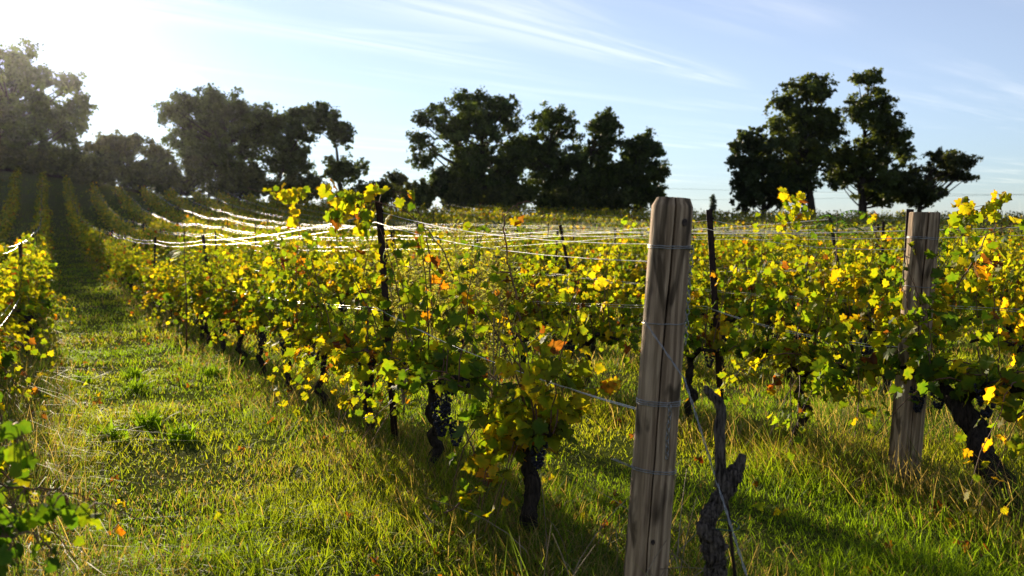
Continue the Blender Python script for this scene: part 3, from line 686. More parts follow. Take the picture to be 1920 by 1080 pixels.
# ------------------------------------------------------------------ trellis wires
def wire_run(label, k, h, dy, r, mat, group, y0=None, y1=97):
    """one wire along row k; h below the stake tops"""
    s = sorted(stakes.get(k, []), key=lambda a: a[0]); pts = []
    if k == 1: s = [(3.4, Vector((P1T.x, P1T.y, 1.42)))] + s
    if k == 2: s = [(5.26, Vector((P2T.x, P2T.y, 1.42)))] + [a for a in s if a[0] > 6]
    if len(s) < 2: return
    P = []
    for (ya, ta), (yb, tb) in zip(s[:-1], s[1:]):
        m = 7
        for i in range(m):
            t = i / m; p = lerp(ta, tb, t); sag = -.05 * 4 * t * (1 - t)
            P.append((p.x + CT * dy, p.y + ST * dy, p.z - h + sag))
    p = s[-1][1]; P.append((p.x + CT * dy, p.y + ST * dy, p.z - h))
    V_, F_ = tube(P, r, 6, cap=False)
    tag(obj('trellis_wire', mesh_np('trellis_wire', V_, F_, None, mat, True)), label, 'wire', group)
for k in range(0, 30):
    nm = {0: 'the row along the alley edge', 1: 'the big post row', 2: 'the smaller post row', 3: 'the third row'}.get(k, 'the ' + ordinal(k) + ' row')
    r0 = .0016 if k in (1, 2) else .0022 if k < 9 else .0013
    g = 'wires of ' + nm
    ru = .0036 if 3 <= k <= 8 else r0
    wire_run('upper trellis wire of ' + nm + ', near the stake tops', k, .07, .022, ru, M_WIRE, g)
    wire_run('second trellis wire of ' + nm + ', just below the upper one', k, .13, -.022, r0, M_WIRE, g)
    if k < 12:
        wire_run('low trellis wire of ' + nm + ', at the vine heads', k, .68, .022, r0, M_WIRE, g)
        if k < 4: wire_run('second low trellis wire of ' + nm + ', beside the first', k, .66, -.024, r0, M_WIRE, g)

# ------------------------------------------------------------------ old bare vine by the big post
def bare_vine():
    Yd = 3.05; pts = [(1345, 1150, .05), (1342, 1060, .052), (1335, 1010, .05), (1322, 985, .045), (1345, 940, .043), (1368, 905, .05), (1376, 880, .04)]
    base = at(1343, 1080, Yd); base.z = float(gz(base.x, base.y))
    root = thing('bare_old_vine', 'gnarled leafless grey vine trunk just in front of the big wooden post', 'grapevine', base)
    r = np.random.default_rng(4)
    Q = [np.array([0, 0, -.06])] + [np.array(at(x, y, Yd + .02 * math.sin(y)) - base) for x, y, _ in pts[1:]]
    rad = [.055, .052, .05, .044, .042, .046, .034]
    def dens(Q, rad, m):
        Q = np.array(Q); t = np.linspace(0, len(Q) - 1, m); i = np.minimum(t.astype(int), len(Q) - 2); f = (t - i)[:, None]
        f = f * f * (3 - 2 * f) * .5 + f * .5
        ra = np.array(rad); return Q[i] * (1 - f) + Q[i + 1] * f, (ra[i] * (1 - f[:, 0]) + ra[i + 1] * f[:, 0])
    P, ra = dens(Q, np.array(rad) * .57, 64); mb = MB(); mb.add(*tube(P + r.normal(0, .003, P.shape), ra * (1 + .08 * r.normal(size=len(ra))), 26, .04, r, ridge=.2, twist=.22))
    for (x, y, s) in ((1322, 1028, .017), (1356, 1025, .014), (1333, 965, .013), (1383, 897, .016)):   # burls
        c = np.array(at(x, y, Yd - .02) - base); mb.add(*tube([c - [0, 0, s], c - [0, 0, s * .5], c, c + [0, 0, s * .6], c + [0, 0, s]], [s * .4, s * .9, s, s * .8, s * .3], 9, .15, r))
    obj('trunk', mb.mesh('trunk', M_GREYBARK, True), root)
    arm = [(1352, 915), (1351, 870), (1349, 820), (1354, 775), (1346, 750), (1330, 738), (1322, 728)]
    A = [np.array(at(x, y, Yd) - base) for x, y in arm]; P, ra = dens(A, [.022, .018, .016, .0155, .015, .013, .010], 26)
    mb = MB(); mb.add(*tube(P + r.normal(0, .0015, P.shape), ra, 16, .04, r, ridge=.14)); obj('arm', mb.mesh('arm', M_GREYBARK, True), root)
    sp = [(1366, 900), (1384, 880), (1390, 862), (1392, 852)]
    A = [np.array(at(x, y, Yd) - base) for x, y in sp]; P, ra = dens(A, [.04, .034, .024, .019], 12)
    mb = MB(); mb.add(*tube(P, ra * .62, 14, .06, r, ridge=.14)); obj('spur', mb.mesh('spur', M_GREYBARK, True), root)
    tie = np.array(at(1352, 985, Yd) - base); t = np.linspace(0, 2 * math.pi, 24)
    obj('tie', mesh_np('tie', *tube(np.column_stack([tie[0] + .055 * np.cos(t), tie[1] + .05 * np.sin(t), tie[2] + .004 * np.sin(2 * t)]), .0022, 4), None, noise_mat('green_tie', (.01, .05, .035), (.02, .09, .06), (20, 20, 20), .5, 0), True), root)
    rodp = [at(1362, 930, Yd + .03), at(1378, 1080, Yd + .03)]; e = rodp[1] + (rodp[1] - rodp[0]) * .6
    tag(obj('thin_rod', mesh_np('thin_rod', *tube([rodp[0], rodp[1], e], .006, 6), None, M_RUST, True)), 'thin dark rod tied to the bare old vine', 'rod')
bare_vine()

# ------------------------------------------------------------------ loose shoots on the trellis and odd plants
def shoot(label, pts, Yd, leaf_px, seed, wts=W_GOLD, name='vine_shoot', r0=.0045, size=(.06, .10), dens=1.0, meshes=LEAF_ME, mat=M_CANE, petiole=.04, hang=.8):
    r = np.random.default_rng(seed); A = np.array([at(x, y, Yd + (q[0] if q else 0)) for x, y, *q in pts])
    base = Vector(A[0]); t = np.linspace(0, len(A) - 1, len(A) * 5); i = np.minimum(t.astype(int), len(A) - 2); f = (t - i)[:, None]
    P = A[i] * (1 - f) + A[i + 1] * f; P = P + r.normal(0, .003, P.shape) - np.array(base)
    root = thing(name, label, 'vine shoot', base)
    obj('cane', mesh_np('cane', *tube(P, np.linspace(r0, r0 * .45, len(P)), 5), None, mat, True), root)
    Lc = np.array(leaf_px, float)           # (px, py, n, spread_px)
    pos, tip, nrm, sz = [], [], [], []
    for (x, y, n, sp) in leaf_px:
        for _ in range(int(n)):
            p = np.array(at(x + r.normal(0, sp), y + r.normal(0, sp), Yd + r.normal(0, .05))) - np.array(base)
            pos.append(p); tip.append(r.normal(0, .5, 3) + [0, 0, -hang]); nrm.append(r.normal(0, .5, 3) + [.2 * r.normal(), -.7, .2]); sz.append(r.uniform(*size))
    pos = np.array(pos); col, kind = leaf_cols(len(pos), wts, r)
    d = dict(pos=pos, rot=frames(np.array(tip), np.array(nrm)), size=np.array(sz), col=col, kind=kind, r=r)
    place_leaves(d, np.arange(len(pos)), root, meshes)
    # petioles tie every leaf to the cane
    mb = MB()
    for p in pos:
        q = P[np.argmin(np.sum((P - p) ** 2, 1))]; mb.add(*tube([q, (q + p) / 2 + [0, 0, .01], p], .0018, 3, cap=False))
    tag(obj('petioles', mb.mesh('petioles', mat, True), root), kind='stuff')
    return root
shoot('leafy shoot lying over the top of the near rusty stake', [(850, 520), (832, 470), (800, 430), (760, 395), (715, 380), (680, 372), (640, 372), (610, 352)], 6.15,
      [(612, 352, 3, 8), (636, 370, 5, 14), (655, 365, 4, 12), (672, 372, 3, 10), (690, 362, 3, 10), (710, 345, 5, 9), (640, 400, 6, 14), (625, 410, 4, 12), (665, 395, 4, 12), (672, 410, 3, 10), (690, 395, 2, 6), (680, 430, 2, 6)], 1, (.1, .3, .3, .2, .06, .04), size=(.06, .105))
shoot('bending brown shoot with few red leaves behind the near stake', [(815, 620), (808, 550), (806, 480), (795, 420), (780, 385), (765, 362), (735, 358)], 6.3,
      [(755, 365, 2, 5), (772, 362, 2, 4), (770, 388, 1, 4), (735, 405, 1, 3), (812, 480, 3, 12), (820, 530, 4, 14), (790, 450, 2, 8), (805, 570, 4, 14)], 2, (.1, .15, .2, .25, .15, .15), size=(.05, .09))
shoot('bare red-tipped shoot rising above the narrow vine', [(975, 640), (968, 560), (955, 500), (948, 450), (945, 410), (958, 390), (975, 380), (1000, 378)], 4.4,
      [(938, 405, 1, 3), (968, 412, 2, 5), (940, 470, 1, 4), (928, 515, 4, 10), (955, 540, 2, 8), (962, 590, 3, 10)], 3, (.15, .3, .3, .1, .0, .15), size=(.03, .06))
shoot('thin yellow shoot stretched along the upper wire', [(600, 362), (560, 362), (520, 360), (480, 358), (465, 352)], 7.8,
      [(525, 352, 6, 9), (540, 362, 4, 8), (540, 385, 4, 9), (555, 355, 3, 6), (500, 357, 1, 3), (565, 358, 3, 5)], 4, (.05, .25, .4, .25, .03, .02), size=(.05, .085), r0=.003)
shoot('tall shoot with orange leaves standing in the big post row', [(560, 640), (555, 560), (556, 500), (560, 450), (562, 415)], 7.7,
      [(560, 415, 3, 6), (565, 440, 3, 7), (558, 465, 4, 9), (562, 500, 5, 12), (548, 540, 6, 14), (575, 560, 6, 14), (560, 600, 6, 16)], 5, (.12, .25, .28, .2, .1, .05), size=(.06, .10))
shoot('pair of leafy shoots leaning above the rows by the smaller post', [(1500, 470), (1480, 420), (1478, 390), (1490, 370)], 11.0,
      [(1490, 372, 8, 10), (1475, 385, 8, 10), (1500, 390, 6, 10), (1470, 410, 5, 10), (1495, 420, 6, 14)], 6, (.15, .35, .3, .15, .03, .02), size=(.08, .12))
shoot('yellow shoot tips standing above the vines at the frame edge', [(1850, 480), (1865, 430), (1872, 400), (1880, 370)], 6.6,
      [(1880, 365, 4, 8), (1868, 380, 4, 8), (1862, 400, 3, 8), (1855, 440, 4, 12)], 7, (.1, .3, .35, .2, .03, .02), size=(.06, .09))
shoot('yellow shoot rising behind the smaller wooden post', [(1800, 480), (1805, 440), (1810, 405), (1800, 385)], 6.4,
      [(1805, 385, 5, 10), (1820, 395, 4, 8), (1795, 400, 4, 8), (1808, 430, 5, 12), (1840, 400, 3, 10)], 8, (.1, .3, .35, .2, .03, .02), size=(.06, .10))
shoot('long brown cane with sparse leaves crossing toward the frame edge', [(1780, 560), (1820, 500), (1850, 440), (1900, 420), (1940, 415)], 5.6,
      [(1830, 470, 5, 15), (1850, 500, 5, 15), (1810, 520, 5, 18), (1870, 455, 3, 12), (1905, 420, 2, 8)], 9, (.15, .25, .25, .2, .1, .05), size=(.06, .10))
shoot('low trailing cane with red and yellow leaves near the post wire', [(1010, 820), (1060, 790), (1095, 755), (1130, 725), (1160, 718)], 4.2,
      [(1145, 718, 2, 4), (1130, 726, 2, 4), (1100, 752, 2, 4), (1080, 772, 3, 5), (1055, 793, 4, 6), (1035, 805, 3, 6)], 10, (.2, .2, .15, .12, .13, .2), size=(.05, .08))
shoot('drooping cane with orange leaves below the grape bunches', [(870, 800), (890, 850), (905, 890), (915, 915)], 4.9,
      [(910, 900, 7, 9), (905, 912, 6, 8), (915, 890, 5, 8), (895, 865, 5, 8)], 11, (.15, .2, .15, .2, .2, .1), size=(.05, .08))
# round-leaved creeper at the near left
G_CR = (.55, .35, .07, .02, .01, 0)
def creeper():
    sets = [([(-60, 1060), (-30, 960), (0, 905), (60, 912), (130, 918), (190, 930), (240, 950), (300, 975)], 2.45,
             [(20, 920, 4, 14), (70, 945, 6, 16), (95, 965, 6, 14), (130, 960, 5, 14), (165, 960, 4, 12), (205, 970, 3, 8), (215, 975, 2, 6), (145, 935, 3, 8)]),
            ([(-80, 1000), (-40, 860), (0, 790), (40, 790), (75, 805)], 2.5,
             [(10, 745, 4, 12), (5, 775, 4, 12), (35, 810, 5, 12), (30, 840, 5, 14), (75, 800, 3, 8), (60, 855, 6, 14), (90, 865, 4, 10), (20, 870, 5, 14)]),
            ([(-80, 1120), (-30, 1040), (30, 1010), (90, 1000), (150, 1040)], 2.3,
             [(10, 960, 7, 18), (40, 1000, 7, 18), (20, 1040, 7, 20), (80, 1030, 5, 16), (0, 1070, 6, 16), (120, 1040, 3, 10), (60, 1065, 5, 16)])]
    for i, (pts, Yd, lf) in enumerate(sets):
        pts = [(a - 38, b) for a, b in pts]; lf = [(a - 38, b, max(2, n - 1), c) for a, b, n, c in lf]
        shoot(['green creeper stem reaching farthest over the grass, round leaves', 'upper green creeper stem with round leaves at the alley edge', 'lowest dark green creeper stem at the frame corner'][i], pts, Yd, lf, 60 + i, G_CR, 'creeper_stem', .004, (.038, .062), meshes=ROUND_ME, hang=.5)
creeper()

def pinnate(label, px, py, Yd, h, n, seed, col=(.07, .16, .03)):
    top = at(px, py, Yd); g = float(gz(top.x, top.y)); r = np.random.default_rng(seed)
    root = thing('sapling', label, 'sapling', (top.x, top.y, g)); H = top.z - g
    obj('stem', mesh_np('stem', *tube([(0, 0, -.05), (.01, .01, H * .5), (0, 0, H - .1)], [.012, .009, .005], 6), None, M_CANE, True), root)
    for i in range(n):
        a = i * 2.4 + r.uniform(-.3, .3); Ln = h * r.uniform(.7, 1.1); t = np.linspace(0, 1, 9)
        z0 = H - .12 - .03 * i
        P = np.column_stack([math.cos(a) * Ln * t, math.sin(a) * Ln * t, z0 + Ln * (.75 * t - .85 * t ** 2)])
        mb = MB(); mb.add(*tube(P, .0025, 4, cap=False), c=(.08, .12, .03)); pos, tip, nr = [], [], []
        for j in range(1, 9):
            for s in (-1, 1):
                pos.append(P[j]); tip.append((-math.sin(a) * s + math.cos(a) * .45, math.cos(a) * s + math.sin(a) * .45, -.25)); nr.append((0, 0, 1))
        sv_ = np.array([(0, 0, 0), (.16, .3, 0), (.1, .75, -.03), (0, 1.05, -.1), (-.1, .75, -.03), (-.16, .3, 0)]); sf = np.array([(0, 1, 5), (1, 2, 5), (2, 4, 5), (2, 3, 4)])
        c = np.array(col) * r.uniform(.8, 1.25, (len(pos), 1))
        mb.add(*instance(sv_, sf, np.array(pos), frames(np.array(tip, float), np.array(nr, float)), np.full(len(pos), .10), c))
        obj('frond', mb.mesh('frond', M_LEAF), root)
pinnate('bright green sapling with pinnate fronds above the rows under the pines', 1570, 385, 11.2, .38, 9, 1)
pinnate('green sapling with pinnate fronds at the second stake by the alley', 345, 452, 12.6, .36, 8, 2, (.09, .16, .035))

def feathery(label, px, py, Yd, seed):
    top = at(px, py, Yd); g = float(gz(top.x, top.y)); r = np.random.default_rng(seed); H = top.z - g
    root = thing('feathery_weed', label, 'weed', (top.x, top.y, g), 'feathery grey weeds'); st = MB(); lf = MB()
    pos, tip = [], []
    for i in range(9):
        a = r.uniform(0, 6.28); sp = r.uniform(.05, .3); hh = H * r.uniform(.7, 1.02); t = np.linspace(0, 1, 8)
        P = np.column_stack([math.cos(a) * sp * t ** 1.5, math.sin(a) * sp * t ** 1.5, hh * t]); st.add(*tube(P, np.linspace(.005, .0015, 8), 4, cap=False))
        for j in range(130):
            f = r.uniform(.25, 1) ** .7; p = np.array([math.cos(a) * sp * f ** 1.5, math.sin(a) * sp * f ** 1.5, hh * f]); az = r.uniform(0, 6.28)
            o = np.array([math.cos(az), math.sin(az), r.uniform(.1, .9)]); pos.append(p + o * r.uniform(0, .09)); tip.append(o)
    pos = np.array(pos); n = len(pos)
    nv = np.array([(0, 0, 0), (.13, .5, 0), (0, 1, -.1), (-.13, .5, 0)]); nf = np.array([(0, 1, 2), (0, 2, 3)])
    col = np.array((.17, .19, .10)) * r.uniform(.7, 1.35, (n, 1))
    lf.add(*instance(nv, nf, pos, frames(np.array(tip), r.normal(0, 1, (n, 3))), r.uniform(.03, .06, n), col))
    obj('stem', st.mesh('stem', M_STRAW, True), root); tag(obj('foliage', lf.mesh('foliage', M_LEAF), root), kind='stuff')
feathery('pale feathery weed just right of the near rusty stake', 755, 412, 7.6, 1)
feathery('pale feathery weed, tallest of the clump between the first two rows', 880, 418, 7.8, 2)
feathery('pale feathery weed at the clump edge toward the narrow vine', 925, 445, 7.2, 3)
feathery('pale feathery weed in the middle of the clump', 825, 440, 7.9, 4)

# ------------------------------------------------------------------ grass
def blades(n, seed, y0, y1, umax, hfun, colfun, wbase, bend=1.0, keep=None):
    r = np.random.default_rng(seed)
    Yb = np.exp(r.uniform(math.log(y0), math.log(y1), n)); Xb = r.uniform(-umax, umax, n) * Yb
    c = Xb * CT + Yb * ST; row = (c + .3) / 2.2; drow = np.abs(row - np.round(row)) * 2.2
    if keep is not None:
        m = keep(Xb, Yb, drow, r); Xb, Yb, drow = Xb[m], Yb[m], drow[m]
    n = len(Xb); h = hfun(Xb, Yb, drow, r); wd = wbase * r.uniform(.7, 1.5, n) * np.maximum(1, Yb / 5.5)
    az = r.uniform(0, 6.28, n); dx, dy = np.cos(az), np.sin(az); bd = r.uniform(.1, 1.0, n) ** 1.3 * bend * 1.4
    b = np.column_stack([Xb, Yb, gz(Xb, Yb) - .01]); d = np.column_stack([dx, dy, np.zeros(n)]); s = np.column_stack([-dy, dx, np.zeros(n)]) * wd[:, None] * .5
    up = np.array([0, 0, 1.])
    m1 = b + up * (h * .55)[:, None] + d * (h * bd * .25)[:, None]
    ln_ = np.column_stack([r.normal(0, .42, n), r.normal(0, .42, n), np.zeros(n)]) * h[:, None]
    m1 = m1 + ln_ * .5
    tp = ln_ + b + up * (h * (1 - .45 * bd ** 2))[:, None] + d * (h * bd * .95)[:, None]
    V_ = np.stack([b - s, b + s, m1 + s * .8, m1 - s * .8, tp], 1).reshape(-1, 3)
    o = (np.arange(n) * 5)[:, None, None]; F_ = (np.array([(0, 1, 2), (0, 2, 3), (3, 2, 4)])[None] + o).reshape(-1, 3)
    C_ = np.repeat(colfun(Xb, Yb, drow, r), 5, axis=0)
    return V_, F_, C_
def lawn_h(x, y, d, r):
    p = noise2(x, y, 3.2, 1) + .5 * noise2(x, y, 9, 21)
    return (.034 + .042 * np.clip(p + .3, 0, 1.6) + .06 * smooth(.75, .2, d)) * r.uniform(.5, 1.5, len(x)) * np.where(r.random(len(x)) < .04, 1.7, 1)
def lawn_c(x, y, d, r):
    p = noise2(x, y, 1.6, 2)[:, None] + r.normal(0, .35, (len(x), 1)); n = len(x)
    g = np.array((.12, .20, .010)); yv = np.array((.24, .275, .014)); st = np.array((.27, .20, .08))
    t = np.clip(p * .6 + .25, 0, 1); c = g * (1 - t) + yv * t
    dry = (r.random(n) < .05 + .26 * smooth(.7, .2, d) + .2 * smooth(.15, .8, noise2(x, y, 2.0, 9)))[:, None]
    return np.where(dry, st * r.uniform(.6, 1.2, (n, 1)), c * r.uniform(.75, 1.25, (n, 1)))
def lawn_keep(x, y, d, r):
    return r.random(len(x)) < np.clip(.78 + .45 * noise2(x, y, 3.6, 5), .38, 1)
tag(obj('grass', mesh_np('grass', *blades(450000, 1, 2.0, 97, .58, lawn_h, lawn_c, .0040, keep=lawn_keep), M_GRASS)), 'lush backlit grass of the alleys between the vine rows', 'grass', kind='stuff')
def tall_h(x, y, d, r): return (.16 + .17 * np.clip(noise2(x, y, 2.6, 3) + .6, 0, 1.5)) * r.uniform(.5, 1.3, len(x))
def tall_c(x, y, d, r):
    n = len(x); st = np.array((.27, .21, .10)); g = np.array((.075, .12, .018)); t = (r.random(n) < .45)[:, None]
    return np.where(t, st, g) * r.uniform(.6, 1.3, (n, 1))
tag(obj('tall_grass', mesh_np('tall_grass', *blades(170000, 2, 2.3, 34, .6, tall_h, tall_c, .0036, 1.0, keep=lambda x, y, d, r: (d < np.abs(r.normal(.10, .19, len(x))).clip(0, .55)) | ((noise2(x, y, 2.1, 31) > .75) & (x > .6) & (r.random(len(x)) < .5))), M_GRASS)), 'longer half-dry grass under the vine rows', 'grass', kind='stuff')
def tuft(label, px, py, seed, hh=.16, n=54, col=(.13, .22, .012)):
    d0 = at(px, py, 1.0); k = 1.0
    for _ in range(60):
        p = at(px, py, k)
        if p.z < float(gz(p.x, p.y)): break
        k *= 1.04
    r = np.random.default_rng(seed); mb = MB(); root_loc = (p.x, p.y, float(gz(p.x, p.y)))
    for i in range(n):
        a = r.uniform(0, 6.28); Ln = hh * r.uniform(.6, 1.15); lean = r.uniform(.25, 1.3); wd = r.uniform(.006, .012); t = np.linspace(0, 1, 5)
        o2 = r.normal(0, .05, 2)
        c = np.column_stack([o2[0] + math.cos(a) * Ln * lean * t ** 1.4, o2[1] + math.sin(a) * Ln * lean * t ** 1.4, Ln * (t - .35 * lean * t ** 2)])
        s = np.array([-math.sin(a), math.cos(a), 0]) * wd; pr = np.array([.7, 1, .95, .6, .05])[:, None]
        V_ = np.vstack([c - s * pr, c + s * pr]); F_ = [f for q in range(4) for f in ((q, q + 5, q + 6), (q, q + 6, q + 1))]
        mb.add(V_, F_, c=np.array(col) * r.uniform(.7, 1.3))
    tag(obj('grass_tuft', mb.mesh('grass_tuft', M_GRASS), None, root_loc), label, 'grass tuft', 'broad-bladed grass tufts in the alley')
for i, (px, py, lab) in enumerate([(335, 830, 'large broad-bladed green tuft in the middle of the alley'), (280, 812, 'broad-bladed tuft just left of the largest tuft'), (205, 830, 'broad-bladed tuft near the creeper in the alley'),
                                   (255, 735, 'green tuft farther up the alley, below the row end shade'), (155, 720, 'green tuft at the alley edge beneath the golden vines'), (250, 680, 'green tuft farthest up the sunlit alley'), (395, 690, 'green tuft against the foot of the big post row')]):
    tuft(lab, px, py, 70 + i)

# fallen leaves under the rows
fl = np.random.default_rng(91); n = 650; Yb = np.exp(fl.uniform(math.log(2.4), math.log(16), n)); kk = fl.integers(0, 5, n); cc = ROWC(kk) + fl.normal(0, .45, n); Xb = (cc - ST * Yb) / CT
m = np.abs(Xb / Yb) < .56; Xb, Yb = Xb[m], Yb[m]; n = len(Xb)
fc, _ = leaf_cols(n, (0, .03, .1, .15, .10, .65), fl)
mbf = MB(); mbf.add(*instance(*DRY[0], np.column_stack([Xb, Yb, gz(Xb, Yb) + fl.uniform(.015, .06, n)]), frames(fl.normal(0, 1, (n, 3)) * [1, 1, .3], fl.normal(0, .5, (n, 3)) + [0, 0, 1]), fl.uniform(.04, .08, n), fc))
tag(obj('leaf_litter', mbf.mesh('leaf_litter', M_LEAF)), 'brown and yellow fallen leaves lying in the grass under the rows', 'leaves', kind='stuff')
# dry canes and stalks in the grass around the big post
r = np.random.default_rng(77); mb = MB()
for i in range(46):
    px = r.uniform(980, 1340); py = r.uniform(900, 1080); Yd = r.uniform(2.9, 4.1)
    p = at(px, 1000, Yd); g = float(gz(p.x, p.y)); h = r.uniform(.15, .5); a = r.uniform(0, 6.28); t = np.linspace(0, 1, 6); b = r.uniform(.1, 1.2)
    P = np.column_stack([p.x + math.cos(a) * h * b * t ** 1.5, p.y + math.sin(a) * h * b * t ** 1.5, g + h * (t - .3 * b * t ** 2)])
    mb.add(*tube(P, np.linspace(.0025, .001, 6), 4))
tag(obj('dry_stalks', mb.mesh('dry_stalks', M_STRAW, True)), 'dry pale stalks standing in the grass around the big post', 'stalks', kind='stuff')
for (pts, Yd, lab) in [([(832, 962), (850, 955), (870, 935), (885, 918)], 4.3, 'short orange-brown cane lying in the grass'), ([(795, 962), (803, 972), (811, 981)], 4.2, 'pale stripped twig lying in the grass under the vines')]:
    P = np.array([at(x, y, Yd) for x, y in pts]); tag(obj('fallen_cane', mesh_np('fallen_cane', *tube(P, .004, 5), None, M_CANE if 'orange' in lab else M_STRAW, True)), lab, 'cane')

# ------------------------------------------------------------------ trees on the crest
def tree(name, label, Yd, ell, base_px, seed, n_leaf=17000, col=(.032, .05, .014), lobe=1.25, flat=.8, leaf=(.17, .30), trunk_r=.32, depth=.75, cat='tree', group='trees along the crest', gap=.0, base_y=None, lobes=None):
    r = np.random.default_rng(seed); m = Yd / FPX
    b = at(base_px, 400, Yd); g = float(gz(b.x, Yd)); root = thing(name, label, cat, (b.x, Yd, g), group)
    E = []
    for (px, py, rx, ry) in ell:
        c = at(px, py, Yd); E.append((c.x - b.x, c.z - g, rx * m, ry * m))
    area = np.array([e[2] * e[3] for e in E]); nl = lobes or int(np.clip(area.sum() * 4.6 / (lobe * lobe * 1.5), 12, 240))
    C = []
    tries = 0
    while len(C) < nl and tries < 6000:
        tries += 1
        e = E[r.choice(len(E), p=area / area.sum())]; v = r.normal(size=3); v /= np.linalg.norm(v); q = v * r.random() ** .28
        sh = 1 - lobe * .55 / max(e[2], e[3], lobe)
        p = np.array([e[0] + q[0] * e[2] * sh, q[1] * e[2] * depth, e[1] + q[2] * e[3] * sh])
        if all(np.sum((p - c) ** 2) > (lobe * (.42 + gap * .8)) ** 2 for c in C): C.append(p)
    C = np.array(C)
    # trunk and limbs
    top = np.array([E[0][0] * .6, 0, max(e[1] for e in E) * .8]); wood = MB(); t = np.linspace(0, 1, 9)[:, None]
    tp = np.array([0, 0, -.4]) * (1 - t) + top * t + np.cumsum(r.normal(0, .12, (9, 3)), 0) * [1, 1, 0]; tp[0] = (0, 0, -.4)
    wood.add(*tube(tp, trunk_r * (1.15 - .95 * t[:, 0]), 8, .05, r))
    for c in C:
        z = np.clip(c[2] - np.hypot(c[0], c[1]) * r.uniform(.45, .8), top[2] * .18, top[2] * .93); i = z / top[2] * 8; i0 = int(min(i, 7)); q = tp[i0] * (1 - i + i0) + tp[i0 + 1] * (i - i0)
        mid = (q + c) / 2 + [0, 0, -.12 * np.linalg.norm(c - q)] + r.normal(0, .15, 3)
        L_ = np.linalg.norm(c - q); rr = .03 + .017 * L_
        s = np.linspace(0, 1, 6)[:, None]; wood.add(*tube((1 - s) ** 2 * q + 2 * s * (1 - s) * mid + s ** 2 * c, np.linspace(rr, .025, 6), 5, cap=False))
    obj('trunk', wood.mesh('trunk', M_TBARK, True), root)
    n = int(n_leaf * 1.3); S = 10; nc = len(C)
    v = r.normal(size=(nc * S, 3)); v /= np.linalg.norm(v, axis=1)[:, None]
    sub = np.repeat(C, S, 0) + v * (np.repeat(lobe * r.uniform(.6, 1.15, nc), S) * r.uniform(.3, 1.3, nc * S))[:, None] * [1, 1, flat]
    k2 = r.integers(0, nc * S, n); k = k2 // S
    P = sub[k2] + r.normal(0, 1, (n, 3)) * (lobe * .155 * r.uniform(.5, 1.5, nc * S)[k2])[:, None] * [1, 1, flat]; v = v[k2]
    ok = P[:, 2] > .1; P = P[ok]; v = v[ok]; n = len(P)
    col_ = np.array(col) * r.uniform(.65, 1.4, (n, 1)) * (1 + .3 * r.normal(size=nc * S)).clip(.5, 1.7)[k2[ok]][:, None]
    rot = frames(r.normal(0, 1, (n, 3)), v + r.normal(0, .6, (n, 3)) + [0, 0, .4])
    V_, F_, C_ = instance(QUAD[0], QUAD[1], P, rot, r.uniform(*leaf, n) * 1.36, col_)
    obj('crown', mesh_np('crown', V_, F_, C_, M_TREE), root)
    return root
OAK = (.046, .072, .018)
tree('oak_tree', 'tall oak in the sun glare at the frame corner', 106, [(15, 150, 100, 75), (95, 190, 70, 75), (-70, 190, 100, 110), (40, 255, 115, 60), (130, 255, 38, 50), (60, 300, 100, 30), (80, 275, 50, 26)], 45, 1, 42000, OAK, 1.6, leaf=(.2, .34), trunk_r=.5, depth=1.0)
tree('bushy_tree', 'low bushy tree with bare twigs between the corner oak and dense oak', 104, [(235, 275, 55, 28), (195, 288, 40, 22), (290, 290, 38, 24)], 235, 2, 7000, (.06, .07, .02), 1.1, trunk_r=.2)
tree('oak_tree', 'dense broad oak with a rounded top, darkest of the crest', 106, [(420, 245, 100, 75), (345, 232, 42, 62), (480, 235, 45, 62), (410, 192, 60, 26), (350, 185, 30, 20), (375, 295, 65, 38), (460, 300, 65, 40)], 440, 3, 26000, OAK, 1.5, trunk_r=.5)
tree('oak_tree', 'open oak leaning out beside the dense broad oak', 104, [(550, 265, 42, 62), (575, 222, 42, 24), (535, 315, 45, 30)], 515, 4, 10500, OAK, 1.1, trunk_r=.3, gap=.15)
tree('oak_tree', 'sparse oak with a bare curved trunk and low skirt of leaves', 105, [(612, 228, 40, 30), (640, 250, 24, 30), (600, 205, 25, 14), (640, 318, 40, 28), (668, 318, 22, 18)], 640, 5, 6500, OAK, .95, trunk_r=.3, gap=.2)
tree('small_tree', 'small airy tree between the sparse oak and great oak', 118, [(745, 338, 24, 22), (740, 360, 30, 16)], 745, 6, 3000, (.05, .065, .02), .9, trunk_r=.15)
tree('oak_tree', 'great spreading oak in the middle of the crest', 104, [(885, 205, 72, 42), (805, 215, 36, 26), (945, 215, 42, 45), (870, 262, 85, 40), (800, 300, 30, 22), (905, 320, 75, 42), (790, 262, 26, 20), (850, 340, 55, 30), (960, 300, 40, 50), (950, 350, 50, 30)], 905, 7, 27000, OAK, 1.25, trunk_r=.5, gap=.12)
tree('oak_tree', 'open-topped oak directly beside the great spreading oak', 106, [(1035, 240, 52, 42), (1000, 285, 45, 40), (1040, 320, 55, 45), (1010, 350, 55, 35), (1070, 350, 45, 35)], 1025, 8, 15000, OAK, 1.15, trunk_r=.35, gap=.15)
tree('oak_tree', 'oak with a forked dark trunk, second from the end of the middle group', 104, [(1125, 250, 48, 40), (1140, 235, 30, 25), (1110, 310, 60, 50), (1150, 345, 50, 40), (1100, 355, 50, 32)], 1105, 9, 17000, OAK, 1.15, trunk_r=.4, gap=.1)
tree('oak_tree', 'rounded oak at the end of the middle group', 103, [(1205, 285, 48, 38), (1195, 335, 58, 45), (1230, 335, 25, 40), (1215, 362, 45, 26)], 1195, 10, 15000, OAK, 1.15, trunk_r=.35)
